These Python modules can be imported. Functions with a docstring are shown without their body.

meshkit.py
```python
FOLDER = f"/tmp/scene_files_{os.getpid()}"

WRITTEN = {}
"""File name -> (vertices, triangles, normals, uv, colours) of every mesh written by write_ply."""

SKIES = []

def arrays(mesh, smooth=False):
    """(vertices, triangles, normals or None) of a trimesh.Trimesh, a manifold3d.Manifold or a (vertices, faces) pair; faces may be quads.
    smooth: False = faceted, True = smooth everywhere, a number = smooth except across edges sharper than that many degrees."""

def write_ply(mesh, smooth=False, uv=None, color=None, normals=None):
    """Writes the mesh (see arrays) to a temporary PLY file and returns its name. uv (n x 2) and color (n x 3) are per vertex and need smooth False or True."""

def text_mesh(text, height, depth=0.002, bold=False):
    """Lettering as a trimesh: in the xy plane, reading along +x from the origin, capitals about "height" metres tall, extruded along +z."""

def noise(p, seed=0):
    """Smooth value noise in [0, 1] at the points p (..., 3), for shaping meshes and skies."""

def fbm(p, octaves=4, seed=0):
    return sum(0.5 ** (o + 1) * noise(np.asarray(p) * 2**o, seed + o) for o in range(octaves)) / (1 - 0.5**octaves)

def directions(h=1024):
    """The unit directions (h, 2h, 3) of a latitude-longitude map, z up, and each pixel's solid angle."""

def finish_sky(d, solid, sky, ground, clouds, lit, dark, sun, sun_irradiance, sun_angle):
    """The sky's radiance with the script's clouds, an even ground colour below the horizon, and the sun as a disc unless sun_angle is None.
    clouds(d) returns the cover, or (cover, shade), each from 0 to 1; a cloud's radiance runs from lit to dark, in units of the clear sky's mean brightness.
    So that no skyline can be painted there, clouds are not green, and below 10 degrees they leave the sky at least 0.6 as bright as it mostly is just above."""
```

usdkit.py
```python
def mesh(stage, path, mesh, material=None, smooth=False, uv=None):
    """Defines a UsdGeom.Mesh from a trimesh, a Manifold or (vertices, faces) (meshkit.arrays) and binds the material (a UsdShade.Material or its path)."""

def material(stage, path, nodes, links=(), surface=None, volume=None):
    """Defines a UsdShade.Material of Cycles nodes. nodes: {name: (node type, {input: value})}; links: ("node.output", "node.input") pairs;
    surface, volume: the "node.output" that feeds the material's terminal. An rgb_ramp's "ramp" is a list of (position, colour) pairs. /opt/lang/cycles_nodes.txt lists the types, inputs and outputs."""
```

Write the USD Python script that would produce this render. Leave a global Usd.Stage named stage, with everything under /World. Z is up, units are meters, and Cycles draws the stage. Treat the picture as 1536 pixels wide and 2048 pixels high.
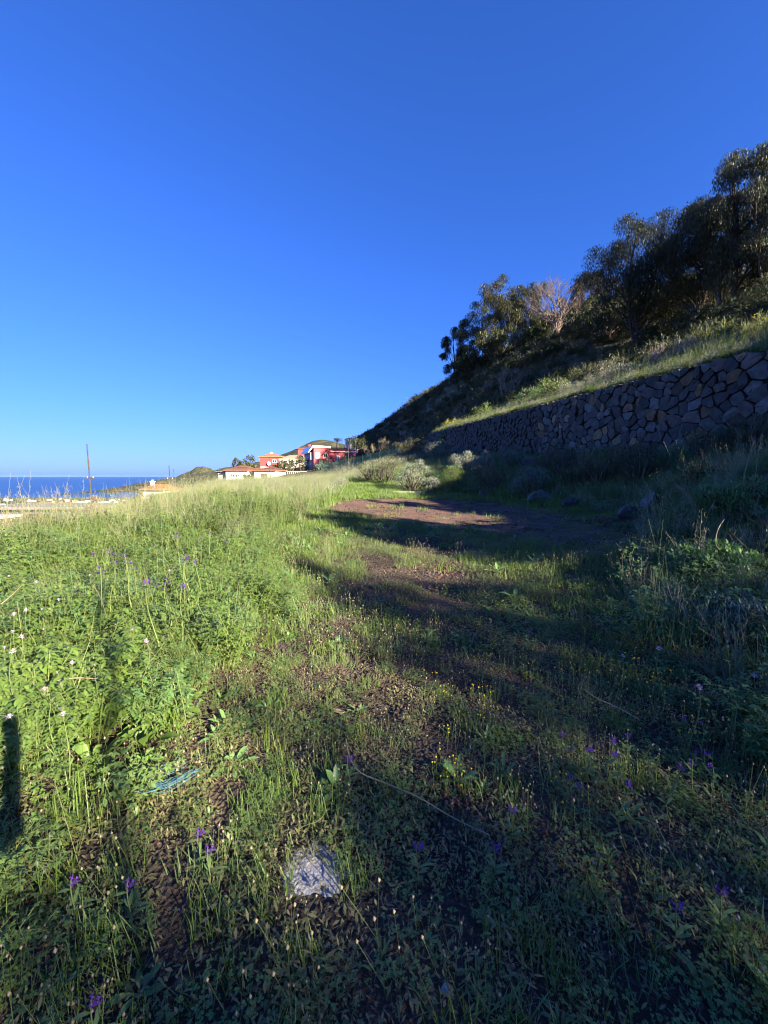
import math, random
import numpy as np
import trimesh, manifold3d, shapely
from scipy.interpolate import RBFInterpolator
from scipy.spatial import Voronoi, cKDTree
from shapely.geometry import Polygon, Point, box as sbox
import usdkit, meshkit
from pxr import Usd, UsdGeom, UsdLux, UsdShade, Gf, Sdf, Vt

stage = Usd.Stage.CreateInMemory()
UsdGeom.SetStageUpAxis(stage, 'Z'); UsdGeom.SetStageMetersPerUnit(stage, 1.0)
UsdGeom.Xform.Define(stage, '/World')
UsdGeom.Scope.Define(stage, '/World/Looks')

# ------------------------------------------------------------------ camera
EYE = np.array([0.0, 0.0, 1.6]); FPX = 770.0; HORIZON = 952.0
PITCH = math.atan((1024 - HORIZON) / FPX)
cam = UsdGeom.Camera.Define(stage, '/World/camera')
cam.CreateFocalLengthAttr(13.0); cam.CreateHorizontalApertureAttr(13.0 * 1536 / FPX)
cam.CreateVerticalApertureAttr(13.0 * 2048 / FPX)
cam.CreateClippingRangeAttr(Gf.Vec2f(0.05, 200000.0))
cam.CreateFStopAttr(0.0)
cx = UsdGeom.Xformable(cam); cx.AddTranslateOp().Set(Gf.Vec3d(*EYE)); cx.AddRotateXOp().Set(90.0 - math.degrees(PITCH))
EXPOSURE = 2.4
HAZE = 1.2e-6
cam.CreateExposureAttr(EXPOSURE)

# ------------------------------------------------------------------ sky and sun
SKY_STRENGTH = 0.060
SUN_AZ = np.array([0.735, -0.678]); SUN_AZ /= np.linalg.norm(SUN_AZ)
SUN_EL = math.radians(22.0)
SUN = np.array([SUN_AZ[0] * math.cos(SUN_EL), SUN_AZ[1] * math.cos(SUN_EL), math.sin(SUN_EL)])
_k = {'sky': ('sky_texture', {'sky_type': 'single_scattering', 'sun_disc': False, 'sun_elevation': SUN_EL,
                       'sun_rotation': math.atan2(SUN[0], SUN[1]), 'altitude': 300.0, 'air_density': 1.0, 'aerosol_density': 0.8, 'ozone_density': 6.0}),
      'sep': ('separate_color', {'color_type': 'rgb'}), 'com': ('combine_color', {'color_type': 'rgb'}),
      'bg': ('background_shader', {'strength': SKY_STRENGTH})}
_l = [('sky.color', 'sep.color'), ('com.color', 'bg.color')]
for ch, gain, soft in (('r', .31, .15), ('g', .575, 1.0), ('b', 1.02, .2)):      # the phone's deep blue rendering of a clear sky: one tone curve over the whole dome
    _k['u' + ch] = ('math', {'math_type': 'multiply_add', 'value2': soft * .085, 'value3': 1.0}); _k['m' + ch] = ('math', {'math_type': 'multiply', 'value2': gain})
    _k['d' + ch] = ('math', {'math_type': 'divide'})
    _l += [('sep.' + ch, 'u' + ch + '.value1'), ('sep.' + ch, 'm' + ch + '.value1'), ('m' + ch + '.value', 'd' + ch + '.value1'), ('u' + ch + '.value', 'd' + ch + '.value2'), ('d' + ch + '.value', 'com.' + ch)]
sky_m = usdkit.material(stage, '/World/Looks/sky_air', _k, _l, surface='bg.background')
dome = UsdLux.DomeLight.Define(stage, '/World/sky')
UsdShade.MaterialBindingAPI.Apply(dome.GetPrim()).Bind(sky_m)
sun = UsdLux.DistantLight.Define(stage, '/World/sun')
sun.CreateIntensityAttr(1.25); sun.CreateAngleAttr(0.5); sun.CreateNormalizeAttr(True)
sun.CreateColorAttr(Gf.Vec3f(1.0, 0.87, 0.66))
_z = SUN; _x = np.cross([0, 0, 1.0], _z); _x /= np.linalg.norm(_x); _y = np.cross(_z, _x)
UsdGeom.Xformable(sun).AddTransformOp().Set(Gf.Matrix4d(*_x, 0, *_y, 0, *_z, 0, 0, 0, 0, 1))

# ------------------------------------------------------------------ helpers
_taken = {}
def free(path):
    n = _taken.get(path, 0); _taken[path] = n + 1
    return path if n == 0 else f'{path}_{n:03d}'
def tag(prim, label=None, cat=None, group=None, kind=None):
    for k, v in (('label', label), ('category', cat), ('group', group), ('kind', kind)):
        if v: prim.SetCustomDataByKey(k, v)
    return prim
def path_of(parent):
    return '/World' if parent is None else str(parent.GetPath())
def obj(name, mesh, mat, parent=None, smooth=False, **t):
    m = usdkit.mesh(stage, free(path_of(parent) + '/' + name), mesh, mat, smooth=smooth)
    return tag(m.GetPrim(), **t)
def thing(name, loc=(0, 0, 0), rz=0.0, scale=1.0, parent=None, **t):
    x = UsdGeom.Xform.Define(stage, free(path_of(parent) + '/' + name))
    x.AddTranslateOp().Set(Gf.Vec3d(*map(float, loc)))
    if rz: x.AddRotateZOp().Set(math.degrees(rz))
    if scale != 1.0: x.AddScaleOp().Set(Gf.Vec3f(scale, scale, scale))
    return tag(x.GetPrim(), **t)
def cls(name):
    return stage.CreateClassPrim('/World/Looks/' + name)
def copy_of(proto, name, loc, rz, scale, **t):
    r = thing(name, loc, rz, scale, **t)
    r.GetReferences().AddInternalReference(proto.GetPath()); r.SetInstanceable(True)
    return r
def scatter(name, protos, pos, idx, yaw, scale, tilt=None, label=None, kind='stuff', cat=None, parent=None):
    """protos: list of [(mesh, material, smooth)...]. One PointInstancer."""
    p = free(path_of(parent) + '/' + name)
    pi = UsdGeom.PointInstancer.Define(stage, p)
    targets = []
    for i, pieces in enumerate(protos):
        x = UsdGeom.Xform.Define(stage, f'{p}/plant_{i:03d}')
        for j, (mesh, mat, sm) in enumerate(pieces):
            usdkit.mesh(stage, f'{p}/plant_{i:03d}/piece_{j:03d}', mesh, mat, smooth=sm)
        targets.append(x.GetPath())
    pi.CreatePrototypesRel().SetTargets(targets)
    n = len(pos)
    pi.CreateProtoIndicesAttr(Vt.IntArray.FromNumpy(np.asarray(idx, np.int32)))
    pi.CreatePositionsAttr(Vt.Vec3fArray.FromNumpy(np.asarray(pos, np.float32)))
    h = np.asarray(yaw) / 2
    q = np.zeros((n, 4)); q[:, 2] = np.sin(h); q[:, 3] = np.cos(h)
    if tilt is not None:   # tilt: (n,2) small rotation about x and y applied after yaw
        a = np.linalg.norm(tilt, axis=1) + 1e-9; ax = tilt / a[:, None]
        t = np.zeros((n, 4)); t[:, 0] = ax[:, 0] * np.sin(a / 2); t[:, 1] = ax[:, 1] * np.sin(a / 2); t[:, 3] = np.cos(a / 2)
        xyz = t[:, 3:] * q[:, :3] + q[:, 3:] * t[:, :3] + np.cross(t[:, :3], q[:, :3])
        w = t[:, 3] * q[:, 3] - (t[:, :3] * q[:, :3]).sum(1)
        q = np.concatenate([xyz, w[:, None]], 1)
    pi.CreateOrientationsAttr(Vt.QuathArray([Gf.Quath(float(a[3]), float(a[0]), float(a[1]), float(a[2])) for a in q]))
    s = np.asarray(scale, float)
    s = np.repeat(s[:, None], 3, 1) if s.ndim == 1 else s
    pi.CreateScalesAttr(Vt.Vec3fArray.FromNumpy(s.astype(np.float32)))
    return tag(pi.GetPrim(), label=label, kind=kind, cat=cat)

def mat(name, nodes, links, surface): return usdkit.material(stage, '/World/Looks/' + name, nodes, links, surface=surface)
def cat_mesh(parts):
    V, F, n = [], [], 0
    for v, f in parts:
        V.append(v); F.append(np.asarray(f) + n); n += len(v)
    return np.vstack(V), np.vstack(F)
def trig(m): return np.array(m.vertices), np.array(m.faces)
def bx(x0, x1, y0, y1, z0, z1):
    v = np.array([[x, y, z] for x in (x0, x1) for y in (y0, y1) for z in (z0, z1)], float)
    f = np.array([[0, 1, 3], [0, 3, 2], [4, 6, 7], [4, 7, 5], [0, 4, 5], [0, 5, 1], [2, 3, 7], [2, 7, 6], [0, 2, 6], [0, 6, 4], [1, 5, 7], [1, 7, 3]])
    return v, f
def tube(pts, rad, n=6):
    """A tapered tube through points."""
    P = np.asarray(pts, float); R = np.broadcast_to(np.asarray(rad, float), (len(P),))
    T = np.gradient(P, axis=0); T /= np.linalg.norm(T, axis=1, keepdims=True) + 1e-9
    u = np.cross(T[0], [0.31, 0.17, 0.93]); u /= np.linalg.norm(u) + 1e-9
    V = []
    for p, t, r in zip(P, T, R):
        u = u - t * (u @ t); u /= np.linalg.norm(u) + 1e-9; w = np.cross(t, u)
        a = np.arange(n) * 2 * np.pi / n
        V.append(p + r * (np.cos(a)[:, None] * u + np.sin(a)[:, None] * w))
    V = np.vstack(V); F = []
    for i in range(len(P) - 1):
        for k in range(n):
            a, b = i * n + k, i * n + (k + 1) % n
            F += [[a, b, b + n], [a, b + n, a + n]]
    e = len(P) * n
    V = np.vstack([V, P[:1], P[-1:]])
    for k in range(n):
        F.append([e, (k + 1) % n, k]); F.append([e + 1, e - n + k, e - n + (k + 1) % n])
    return V, np.array(F)

# ------------------------------------------------------------------ layout helper: where a sight line of the survey photograph meets the ground
def ray(u, v):
    dx, dy = (u - 768) / FPX, (1024 - v) / FPX
    d = np.array([dx, math.cos(PITCH) + dy * math.sin(PITCH), -math.sin(PITCH) + dy * math.cos(PITCH)])
    return d / d[1]
def at(u, v, fwd): return EYE + ray(u, v) * fwd
def pix(p):
    p = np.asarray(p, float) - EYE
    f = p[..., 1] * math.cos(PITCH) - p[..., 2] * math.sin(PITCH); up = p[..., 1] * math.sin(PITCH) + p[..., 2] * math.cos(PITCH)
    return 768 + FPX * p[..., 0] / f, 1024 - FPX * up / f

# ------------------------------------------------------------------ the lie of the land
K = 1.4          # the wall and the hill stand this much farther off than the sketch they were first measured in
def wx0(y): return 8.8 + (y - 8.8) * (4.4 - 8.8) / (39 - 8.8)
def wt0(y): return 4.54 + (y - 8.8) * (5.85 - 4.54) / (39 - 8.8)
def wall_x(y): return K * wx0(np.asarray(y) / K)
def wall_top(y): return 1.6 + K * (wt0(np.asarray(y) / K) - 1.6)
WALL_A, WALL_B = np.array([8.8, 8.8]) * K, np.array([4.4, 39.0]) * K          # front face of the retaining wall
WALL_H = 2.45 * K
WALL_END = 39.0 * K
low = [(0, 0, 0), (0, -6, -.05), (4, -6, .3), (0, 3, 0), (0, 5, .05), (0, 10, .2), (0, 17, .42), (1.5, 22, .6), (-3, 4, .3), (-5, 5, .4), (-3, 1, 0.1), (-6, 1, .15), (-4, 3, .34), (-7.6, 6.6, .2), (-4, 9, .5), (-2.6, 7, .3), (-1.2, 5, .05), (-1.6, 9, .2), (-6, -5, -.3),
       (-6.9, 7, .28), (-10.4, 17, .62), (-13, 28, .62), (-18, 42, .8), (-6, 14, .68), (-2.6, 14, .4), (-6, 24, .65), (-6, 38, .9), (-9, 48, .95),
       (-12.5, 6, -2.6), (-17, 16, -3.0), (-22, 28, -3.4), (-30, 42, -3.4), (-12, -4, -3.2), (-30, 10, -6), (-45, 30, -6.5), (-60, 60, -7), (-40, 60, -4.2), (-25, 70, .6), (-16, 62, 1.2), (-60, 0, -9), (-100, 40, -11), (-100, 100, -11), (-60, 110, -6),
       (-34, 108, 3), (-22, 95, 3.4), (-12, 80, 3.2), (-6, 78, 3.6), (-20, 130, 5), (0, 64, 3.4), (-3, 50, 2.0), (0, 36, 1.7), (3.4, 42, 2.9), (5.4, 32, 2.2), (3, 55, 4.0), (3.2, 62, 5.0), (3.4, 66, 5.5), (1.2, 78, 4.6), (-1.5, 70, 3.9),
       (2, 4.7, .1), (3, 3, .16), (4, 4, .48), (5, 5, 1.0), (6, 6, 1.7), (7.2, 5, 2.0), (5.2, 7.6, .42), (6.6, 8.4, 1.4), (7.6, 11, .45), (6.6, 16, .55), (5.6, 21, .8), (10, 12, 1.6), (9.2, 16, 1.7), (8.2, 22, 1.9), (2, 1.6, .05), (3.4, 1, .3), (5, 1.5, .8), (8, 2, 1.7), (6, -3, 1.0),
       (10, 6, 2.0), (10.5, 2, 1.8), (12, -10, 1.4), (16, -14, 1.5), (8, -10, .8), (5, -16, .3), (0, -20, -.2), (26, -26, 1), (26, 20, 2), (26, 50, 3), (26, 80, 4), (20, 120, 6), (-2, 110, 6)]
for y in (4, 12.3, 20, 28, 36, 45, 54.6):
    low.append((wall_x(y) - .15, y, wall_top(y) - WALL_H + .15)); low.append((wall_x(y) + 3, y, wall_top(y) - WALL_H - .2))
low = np.array(low, float)
_low = RBFInterpolator(low[:, :2], low[:, 2], kernel='linear', smoothing=0.02)
plain_d = np.array([0, 60, 100, 300, 1000, 2000, 4400, 4600, 9000.0]); plain_z = np.array([-6, -8, -11, -31, -80, -132, -246, -254, -270.0])
def ground_z(x, y, rough=True):
    x, y = np.asarray(x, float), np.asarray(y, float)
    p = np.stack([x.ravel(), y.ravel()], 1)
    z = _low(p).reshape(x.shape)
    if rough:
        q = np.stack([x, y, np.zeros_like(x)], -1)
        z = z + .10 * (meshkit.fbm(q * .8, 3, 5) - .5) + .035 * (meshkit.fbm(q * 4.0, 3, 9) - .5) + .34 * np.clip((-x - 1.6) / 1.5, 0, 1) * (meshkit.fbm(q * .55, 2, 12) - .5)
    return z
hill = [at(1280, 705, 37), at(1390, 684, 31), at(1500, 648, 25), at(1050, 702, 55), at(910, 748, 80), at(820, 803, 100), at(765, 848, 110), at(700, 884, 116), at(1000, 790, 50), at(905, 810, 66),
        at(840, 850, 75), at(1130, 700, 46), at(1200, 655, 62), at(1320, 622, 52), at(1536, 545, 42), at(980, 720, 74), at(1100, 665, 68),
        at(1536, 640, 20), (11, 6, 6.0), (14, 0, 7.3), (18, 8, 9.5), (25, 2, 13), (16, -10, 6), (26, -14, 10), (38, -20, 14), (34, 10, 16), (45, 0, 20),
        (55, 60, 27), (60, 35, 25), (70, 0, 26), (40, 92, 29), (22, 112, 27), (10, 150, 20), (-8, 150, 9), (-14, 118, 6), (40, 150, 28), (90, 90, 33), (90, 150, 30),
        (4.15, 39.7, 3.7), (3.9, 41, 3.7), (3.3, 44, 4.0), (5.2, 40.5, 4.9), (5.6, 43, 5.2), (2.6, 47, 4.4), (1, 56, 3.9), (-3, 80, 3.5), (-7, 96, 4.0), (-12, 108, 5.0), (7, 50, 7.2), (6, 60, 8.0), (4, 75, 9.0)]
for y in (-25, -15, -5, 2, 8.8, 16, 24, 32, 39):
    hill.append((wx0(y) + .2, y, wt0(y) - .05)); hill.append((wx0(y) + 2.2, y, wt0(y) + .55))
hill = np.array(hill, float)
_hill = RBFInterpolator(hill[:, :2], hill[:, 2], kernel='linear', smoothing=0.05)
def hill_z(x, y, rough=True):
    x, y = np.asarray(x, float), np.asarray(y, float)
    z = 1.6 + K * (_hill(np.stack([x.ravel(), y.ravel()], 1) / K).reshape(x.shape) - 1.6)
    if rough:
        q = np.stack([x, y, np.zeros_like(x)], -1)
        k = np.clip((x - wall_x(y) - 1) / 6, 0, 1)
        z = z + k * 1.3 * (meshkit.fbm(q * .22, 4, 3) - .5)
    return z
def toe_x(y):   # left limit of the hillside: back of the wall, then the foot of the slope
    return K * np.interp(np.asarray(y) / K, [-30, 39, 39.01, 47, 56, 80, 96, 108, 120, 150, 170], [wx0(-30) + .25, wx0(39) + .25, wx0(39) - .02, 2.2, .4, -4, -8, -13, -16, -10, -10])
def on_ground(u, v):
    """The point of the field that the sight line meets."""
    r = ray(u, v); t = np.concatenate([np.arange(.8, 30, .02), np.arange(30, 160, .2)])
    p = EYE + r * t[:, None]
    under = p[:, 2] < ground_z(p[:, 0], p[:, 1], False)
    k = int(np.argmax(under)) if under.any() else len(t) - 1
    return p[k]

# ------------------------------------------------------------------ zones of the field
def poly(pts): return Polygon([tuple(on_ground(u, v)[:2]) for u, v in pts])
dirt_poly = poly([(690, 1000), (800, 997), (905, 1000), (1010, 1012), (1130, 1030), (1230, 1048), (1296, 1072), (1300, 1100), (1200, 1100), (1080, 1086), (960, 1066), (860, 1050), (760, 1036), (660, 1022)])
track_poly = poly([(560, 1330), (640, 1180), (700, 1085), (800, 1060), (960, 1090), (1010, 1180), (980, 1300), (1010, 1480), (1080, 1700), (1180, 2040), (420, 2040), (470, 1760), (520, 1500)])
def inside(pl, x, y, soft=.4):
    """1 inside, 0 outside, soft edge (metres)."""
    d = shapely.distance(shapely.points(x, y), pl.boundary)
    s = np.where(shapely.contains_xy(pl, x, y), d, -d)
    return np.clip(.5 + s / (2 * soft), 0, 1)
# ------------------------------------------------------------------ materials of the setting
def soil_material(name, cols, stones, scale=1.0):
    return mat(name, {
        'g': ('geometry', {}),
        'n1': ('noise_texture', {'scale': 1.3 * scale, 'detail': 6.0, 'roughness': .65}),
        'n2': ('noise_texture', {'scale': 38.0 * scale, 'detail': 4.0, 'roughness': .7}),
        'v': ('voronoi_texture', {'scale': 46.0 * scale}),
        'r1': ('rgb_ramp', {'ramp': [(.3, cols[0]), (.5, cols[1]), (.7, cols[2])]}),
        'r2': ('rgb_ramp', {'ramp': [(.0, stones[0]), (.5, stones[1]), (1.0, stones[2])]}),
        'pick': ('rgb_ramp', {'ramp': [(.52, (0, 0, 0)), (.6, (1, 1, 1))]}),
        'm': ('mix', {}), 'h': ('math', {'math_type': 'add'}),
        'b': ('bump', {'strength': 1.0, 'distance': .05}),
        'p': ('principled_bsdf', {'roughness': .95, 'specular_ior_level': .15})},
        [('g.position', 'n1.vector'), ('g.position', 'n2.vector'), ('g.position', 'v.vector'), ('n1.fac', 'r1.fac'), ('v.color', 'r2.fac'), ('n2.fac', 'pick.fac'),
         ('pick.color', 'm.fac'), ('r1.color', 'm.color1'), ('r2.color', 'm.color2'), ('m.color', 'p.base_color'), ('n2.fac', 'h.value1'), ('v.distance', 'h.value2'), ('h.value', 'b.height'), ('b.normal', 'p.normal')], 'p.BSDF')
M_soil = soil_material('soil', [(.045, .034, .027), (.085, .063, .048), (.125, .095, .072)], [(.05, .042, .036), (.11, .09, .075), (.17, .14, .12)])
M_dirt = soil_material('red_cinder', [(.11, .064, .05), (.17, .10, .08), (.23, .15, .12)], [(.10, .065, .052), (.2, .135, .11), (.31, .23, .19)])
M_hill = soil_material('hill_soil', [(.04, .042, .026), (.075, .072, .042), (.12, .105, .07)], [(.03, .03, .02), (.05, .05, .035), (.08, .075, .06)], .25)

def grid_mesh(xs, ys, zf):
    X, Y = np.meshgrid(xs, ys)
    V = np.stack([X, Y, zf(X, Y)], -1).reshape(-1, 3)
    n, m = len(xs), len(ys); i = (np.arange(m - 1)[:, None] * n + np.arange(n - 1)).ravel()
    return V, np.stack([i, i + 1, i + n + 1, i + n], 1)
xs = np.concatenate([np.arange(-140, -20, 4.0), np.arange(-20, -8, .5), np.arange(-8, 9.2, .09), np.arange(9.6, 46, 1.5)])
ys = np.concatenate([np.arange(-40, -4, 3.0), np.arange(-4, .5, .5), np.arange(.5, 12, .09), np.arange(12, 26, .2), np.arange(26, 50, 1.0), np.arange(50, 180, 5)])
def field_z(X, Y):
    z = ground_z(X, Y)
    d = np.hypot(X, Y)
    out = np.clip((d - 110) / 40, 0, 1) * (X < 0) * np.clip((-X - 30) / 40, 0, 1)
    return z * (1 - out) + out * (np.interp(np.maximum(Y, .68 * d), plain_d, plain_z) - 2)
obj('ground', grid_mesh(xs, ys, field_z), M_soil, smooth=True, kind='structure', label='dark weedy soil of the terrace field')

# the bare red cinder patch of the track: a sheet that follows the field 12 mm above it, ragged edge
def sheet(pl, step, lift, wob, seed):
    x0, y0, x1, y1 = pl.bounds
    X, Y = np.meshgrid(np.arange(x0 - 1, x1 + 1, step), np.arange(y0 - 1, y1 + 1, step))
    q = np.stack([X, Y, np.zeros_like(X)], -1)
    k = inside(pl, X, Y, 1.0) + wob * (meshkit.fbm(q * 1.6, 4, seed) - .5)
    Z = ground_z(X, Y) + lift * np.clip((k - .35) / .2, -1, 1)
    n = X.shape[1]; i = (np.arange(X.shape[0] - 1)[:, None] * n + np.arange(n - 1)).ravel()
    F = np.stack([i, i + 1, i + n + 1, i + n], 1)
    keep = (k.ravel()[F] > .3).any(1)
    F = F[keep]; used = np.unique(F); re = np.zeros(X.size, int); re[used] = np.arange(len(used))
    return np.stack([X.ravel(), Y.ravel(), Z.ravel()], 1)[used], re[F]
obj('dirt_track', sheet(dirt_poly, .10, .014, .9, 21), M_dirt, smooth=True, kind='structure', label='bare red-brown cinder patch of the track')

hy = K * np.concatenate([np.arange(-30, 39, 1.0), [39.0, 39.02], np.arange(39.5, 170, 1.3)])
ht = K * np.concatenate([[0, .02, .2], np.geomspace(.5, 95, 75)])
HY, HT = np.meshgrid(hy, ht, indexing='ij'); HX = toe_x(HY) + HT
HZ = hill_z(HX, HY)
HZ[:, 0] = np.where(hy > WALL_END - .1, np.minimum(HZ[:, 0], ground_z(HX[:, 0], HY[:, 0])) - .6, HZ[:, 0] - .5)
n = len(ht); i = (np.arange(len(hy) - 1)[:, None] * n + np.arange(n - 1)).ravel()
obj('hillside', (np.stack([HX, HY, HZ], -1).reshape(-1, 3), np.stack([i, i + n, i + n + 1, i + 1], 1)), M_hill, smooth=True, kind='structure', label='steep scrubby hillside above the stone wall')

# ------------------------------------------------------------------ sea, coastal plain, far hills
M_sea = mat('sea_water', {'g': ('geometry', {}), 'n': ('noise_texture', {'scale': .012, 'detail': 5.0}), 'b': ('bump', {'strength': .5, 'distance': 6.0}),
    'p': ('principled_bsdf', {'base_color': (.012, .055, .17), 'roughness': .45, 'specular_ior_level': .35})}, [('g.position', 'n.vector'), ('n.fac', 'b.height'), ('b.normal', 'p.normal')], 'p.BSDF')
r = np.array([3000, 5000, 9000, 16000, 30000, 62000.0, 120000.0, 190000.0]); a = np.linspace(0, 2 * np.pi, 181)[:-1]
R, A = np.meshgrid(r, a, indexing='ij'); V = np.stack([R * np.cos(A), R * np.sin(A), np.full_like(R, -250.0)], -1).reshape(-1, 3)
F = [[i * 180 + k, i * 180 + (k + 1) % 180, (i + 1) * 180 + (k + 1) % 180, (i + 1) * 180 + k] for i in range(len(r) - 1) for k in range(180)]
F = np.array(F)[:, ::-1]
obj('sea', (V, F), M_sea, smooth=True, kind='structure', label='blue sea stretching to the horizon')
def plain_at(x, y): return np.interp(np.maximum(y, .68 * np.hypot(x, y)), plain_d, plain_z)      # the coast runs across the view
M_plain = mat('plain_ground', {'g': ('geometry', {}), 'n': ('noise_texture', {'scale': .011, 'detail': 7.0, 'roughness': .7}),
    'r': ('rgb_ramp', {'ramp': [(.32, (.035, .05, .025)), (.48, (.07, .085, .045)), (.56, (.14, .13, .09)), (.68, (.2, .18, .14))]}),
    'p': ('principled_bsdf', {'roughness': 1.0, 'specular_ior_level': .1})}, [('g.position', 'n.vector'), ('n.fac', 'r.fac'), ('r.color', 'p.base_color')], 'p.BSDF')
r = np.geomspace(95, 6900, 80); a = np.radians(np.linspace(85, 265, 121))
R, A = np.meshgrid(r, a, indexing='ij')
X, Y = R * np.cos(A), R * np.sin(A)
Z = plain_at(X, Y) + np.clip(R / 500, 0, 1) * 9 * (meshkit.fbm(np.stack([X, Y, X * 0], -1) / 420, 4, 8) - .55) - 1.0
n = len(a); i = (np.arange(len(r) - 1)[:, None] * n + np.arange(n - 1)).ravel()
obj('coastal_plain', (np.stack([X, Y, Z], -1).reshape(-1, 3), np.stack([i, i + n, i + n + 1, i + 1], 1)), M_plain, smooth=True, kind='structure', label='built-up coastal plain far below the field')

M_farhill = mat('far_hill_scrub', {'g': ('geometry', {}), 'n': ('noise_texture', {'scale': .22, 'detail': 8.0, 'roughness': .8}),
    'r': ('rgb_ramp', {'ramp': [(.36, (.018, .026, .014)), (.5, (.05, .055, .03)), (.64, (.12, .105, .07))]}),
    'p': ('principled_bsdf', {'roughness': 1.0, 'specular_ior_level': .1})}, [('g.position', 'n.vector'), ('n.fac', 'r.fac'), ('r.color', 'p.base_color')], 'p.BSDF')
def mound(name, prof, base, fwd, depth, seed, label, amp):
    """A hill whose ridge has the heights of prof [(u, v)...] at distance fwd, sloping down over depth both ways."""
    P = np.array([at(u, v, fwd) for u, v in prof]); x = np.linspace(P[0, 0], P[-1, 0], 90); top = np.interp(x, P[:, 0], P[:, 2])
    t = np.linspace(-1, 1, 41)
    X, T = np.meshgrid(x, t); Y = fwd + T * depth
    Zb = base
    sh = np.maximum(0, 1 - np.abs(T) ** 1.25)
    Z = Zb + (top[None] - Zb) * sh + amp * (meshkit.fbm(np.stack([X, Y, X * 0], -1) / (depth * .22), 5, seed) - .5) * np.clip(top[None] - Zb, 0, 10) / 10
    n = len(x); i = (np.arange(len(t) - 1)[:, None] * n + np.arange(n - 1)).ravel()
    return obj(name, (np.stack([X, Y, Z], -1).reshape(-1, 3), np.stack([i, i + 1, i + n + 1, i + n], 1)), M_farhill, smooth=True, kind='structure', label=label)
mound('cone_hill', [(290, 985), (330, 968), (362, 950), (383, 940), (394, 933), (408, 932.5), (420, 936), (432, 945), (445, 955), (480, 975)], -40, 640, 60, 4, 'small green volcanic cone on the horizon left of the white house', 5)
mound('far_ridge', [(405, 968), (440, 948), (470, 936), (520, 924), (560, 914), (590, 902), (615, 888), (640, 881), (665, 882), (700, 890), (760, 900), (820, 920)], -5, 240, 110, 6, 'brown-green ridge rising behind the red houses', 5)

# ------------------------------------------------------------------ the dry stone retaining wall
def stone_mat(name, c0, c1, c2):
    return mat(name, {'g': ('geometry', {}), 'n': ('noise_texture', {'scale': 5.0, 'detail': 7.0, 'roughness': .7}), 'n2': ('noise_texture', {'scale': 45.0, 'detail': 5.0, 'roughness': .75}),
        'o': ('object_info', {}), 'ad': ('math', {'math_type': 'add'}), 'fr': ('math', {'math_type': 'fraction'}),
        'r': ('rgb_ramp', {'ramp': [(.3, c0), (.52, c1), (.72, c2)]}), 'h': ('hsv', {}), 'mr': ('map_range', {'to_min': .5, 'to_max': 1.12}),
        'b': ('bump', {'strength': .8, 'distance': .03}), 'p': ('principled_bsdf', {'roughness': .92, 'specular_ior_level': .2})},
        [('g.position', 'n.vector'), ('g.position', 'n2.vector'), ('n.fac', 'r.fac'), ('r.color', 'h.color'), ('g.random_per_island', 'ad.value1'), ('o.random', 'ad.value2'), ('ad.value', 'fr.value1'), ('fr.value', 'mr.value'), ('mr.result', 'h.value'), ('h.color', 'p.base_color'), ('n2.fac', 'b.height'), ('b.normal', 'p.normal')], 'p.BSDF')
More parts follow.
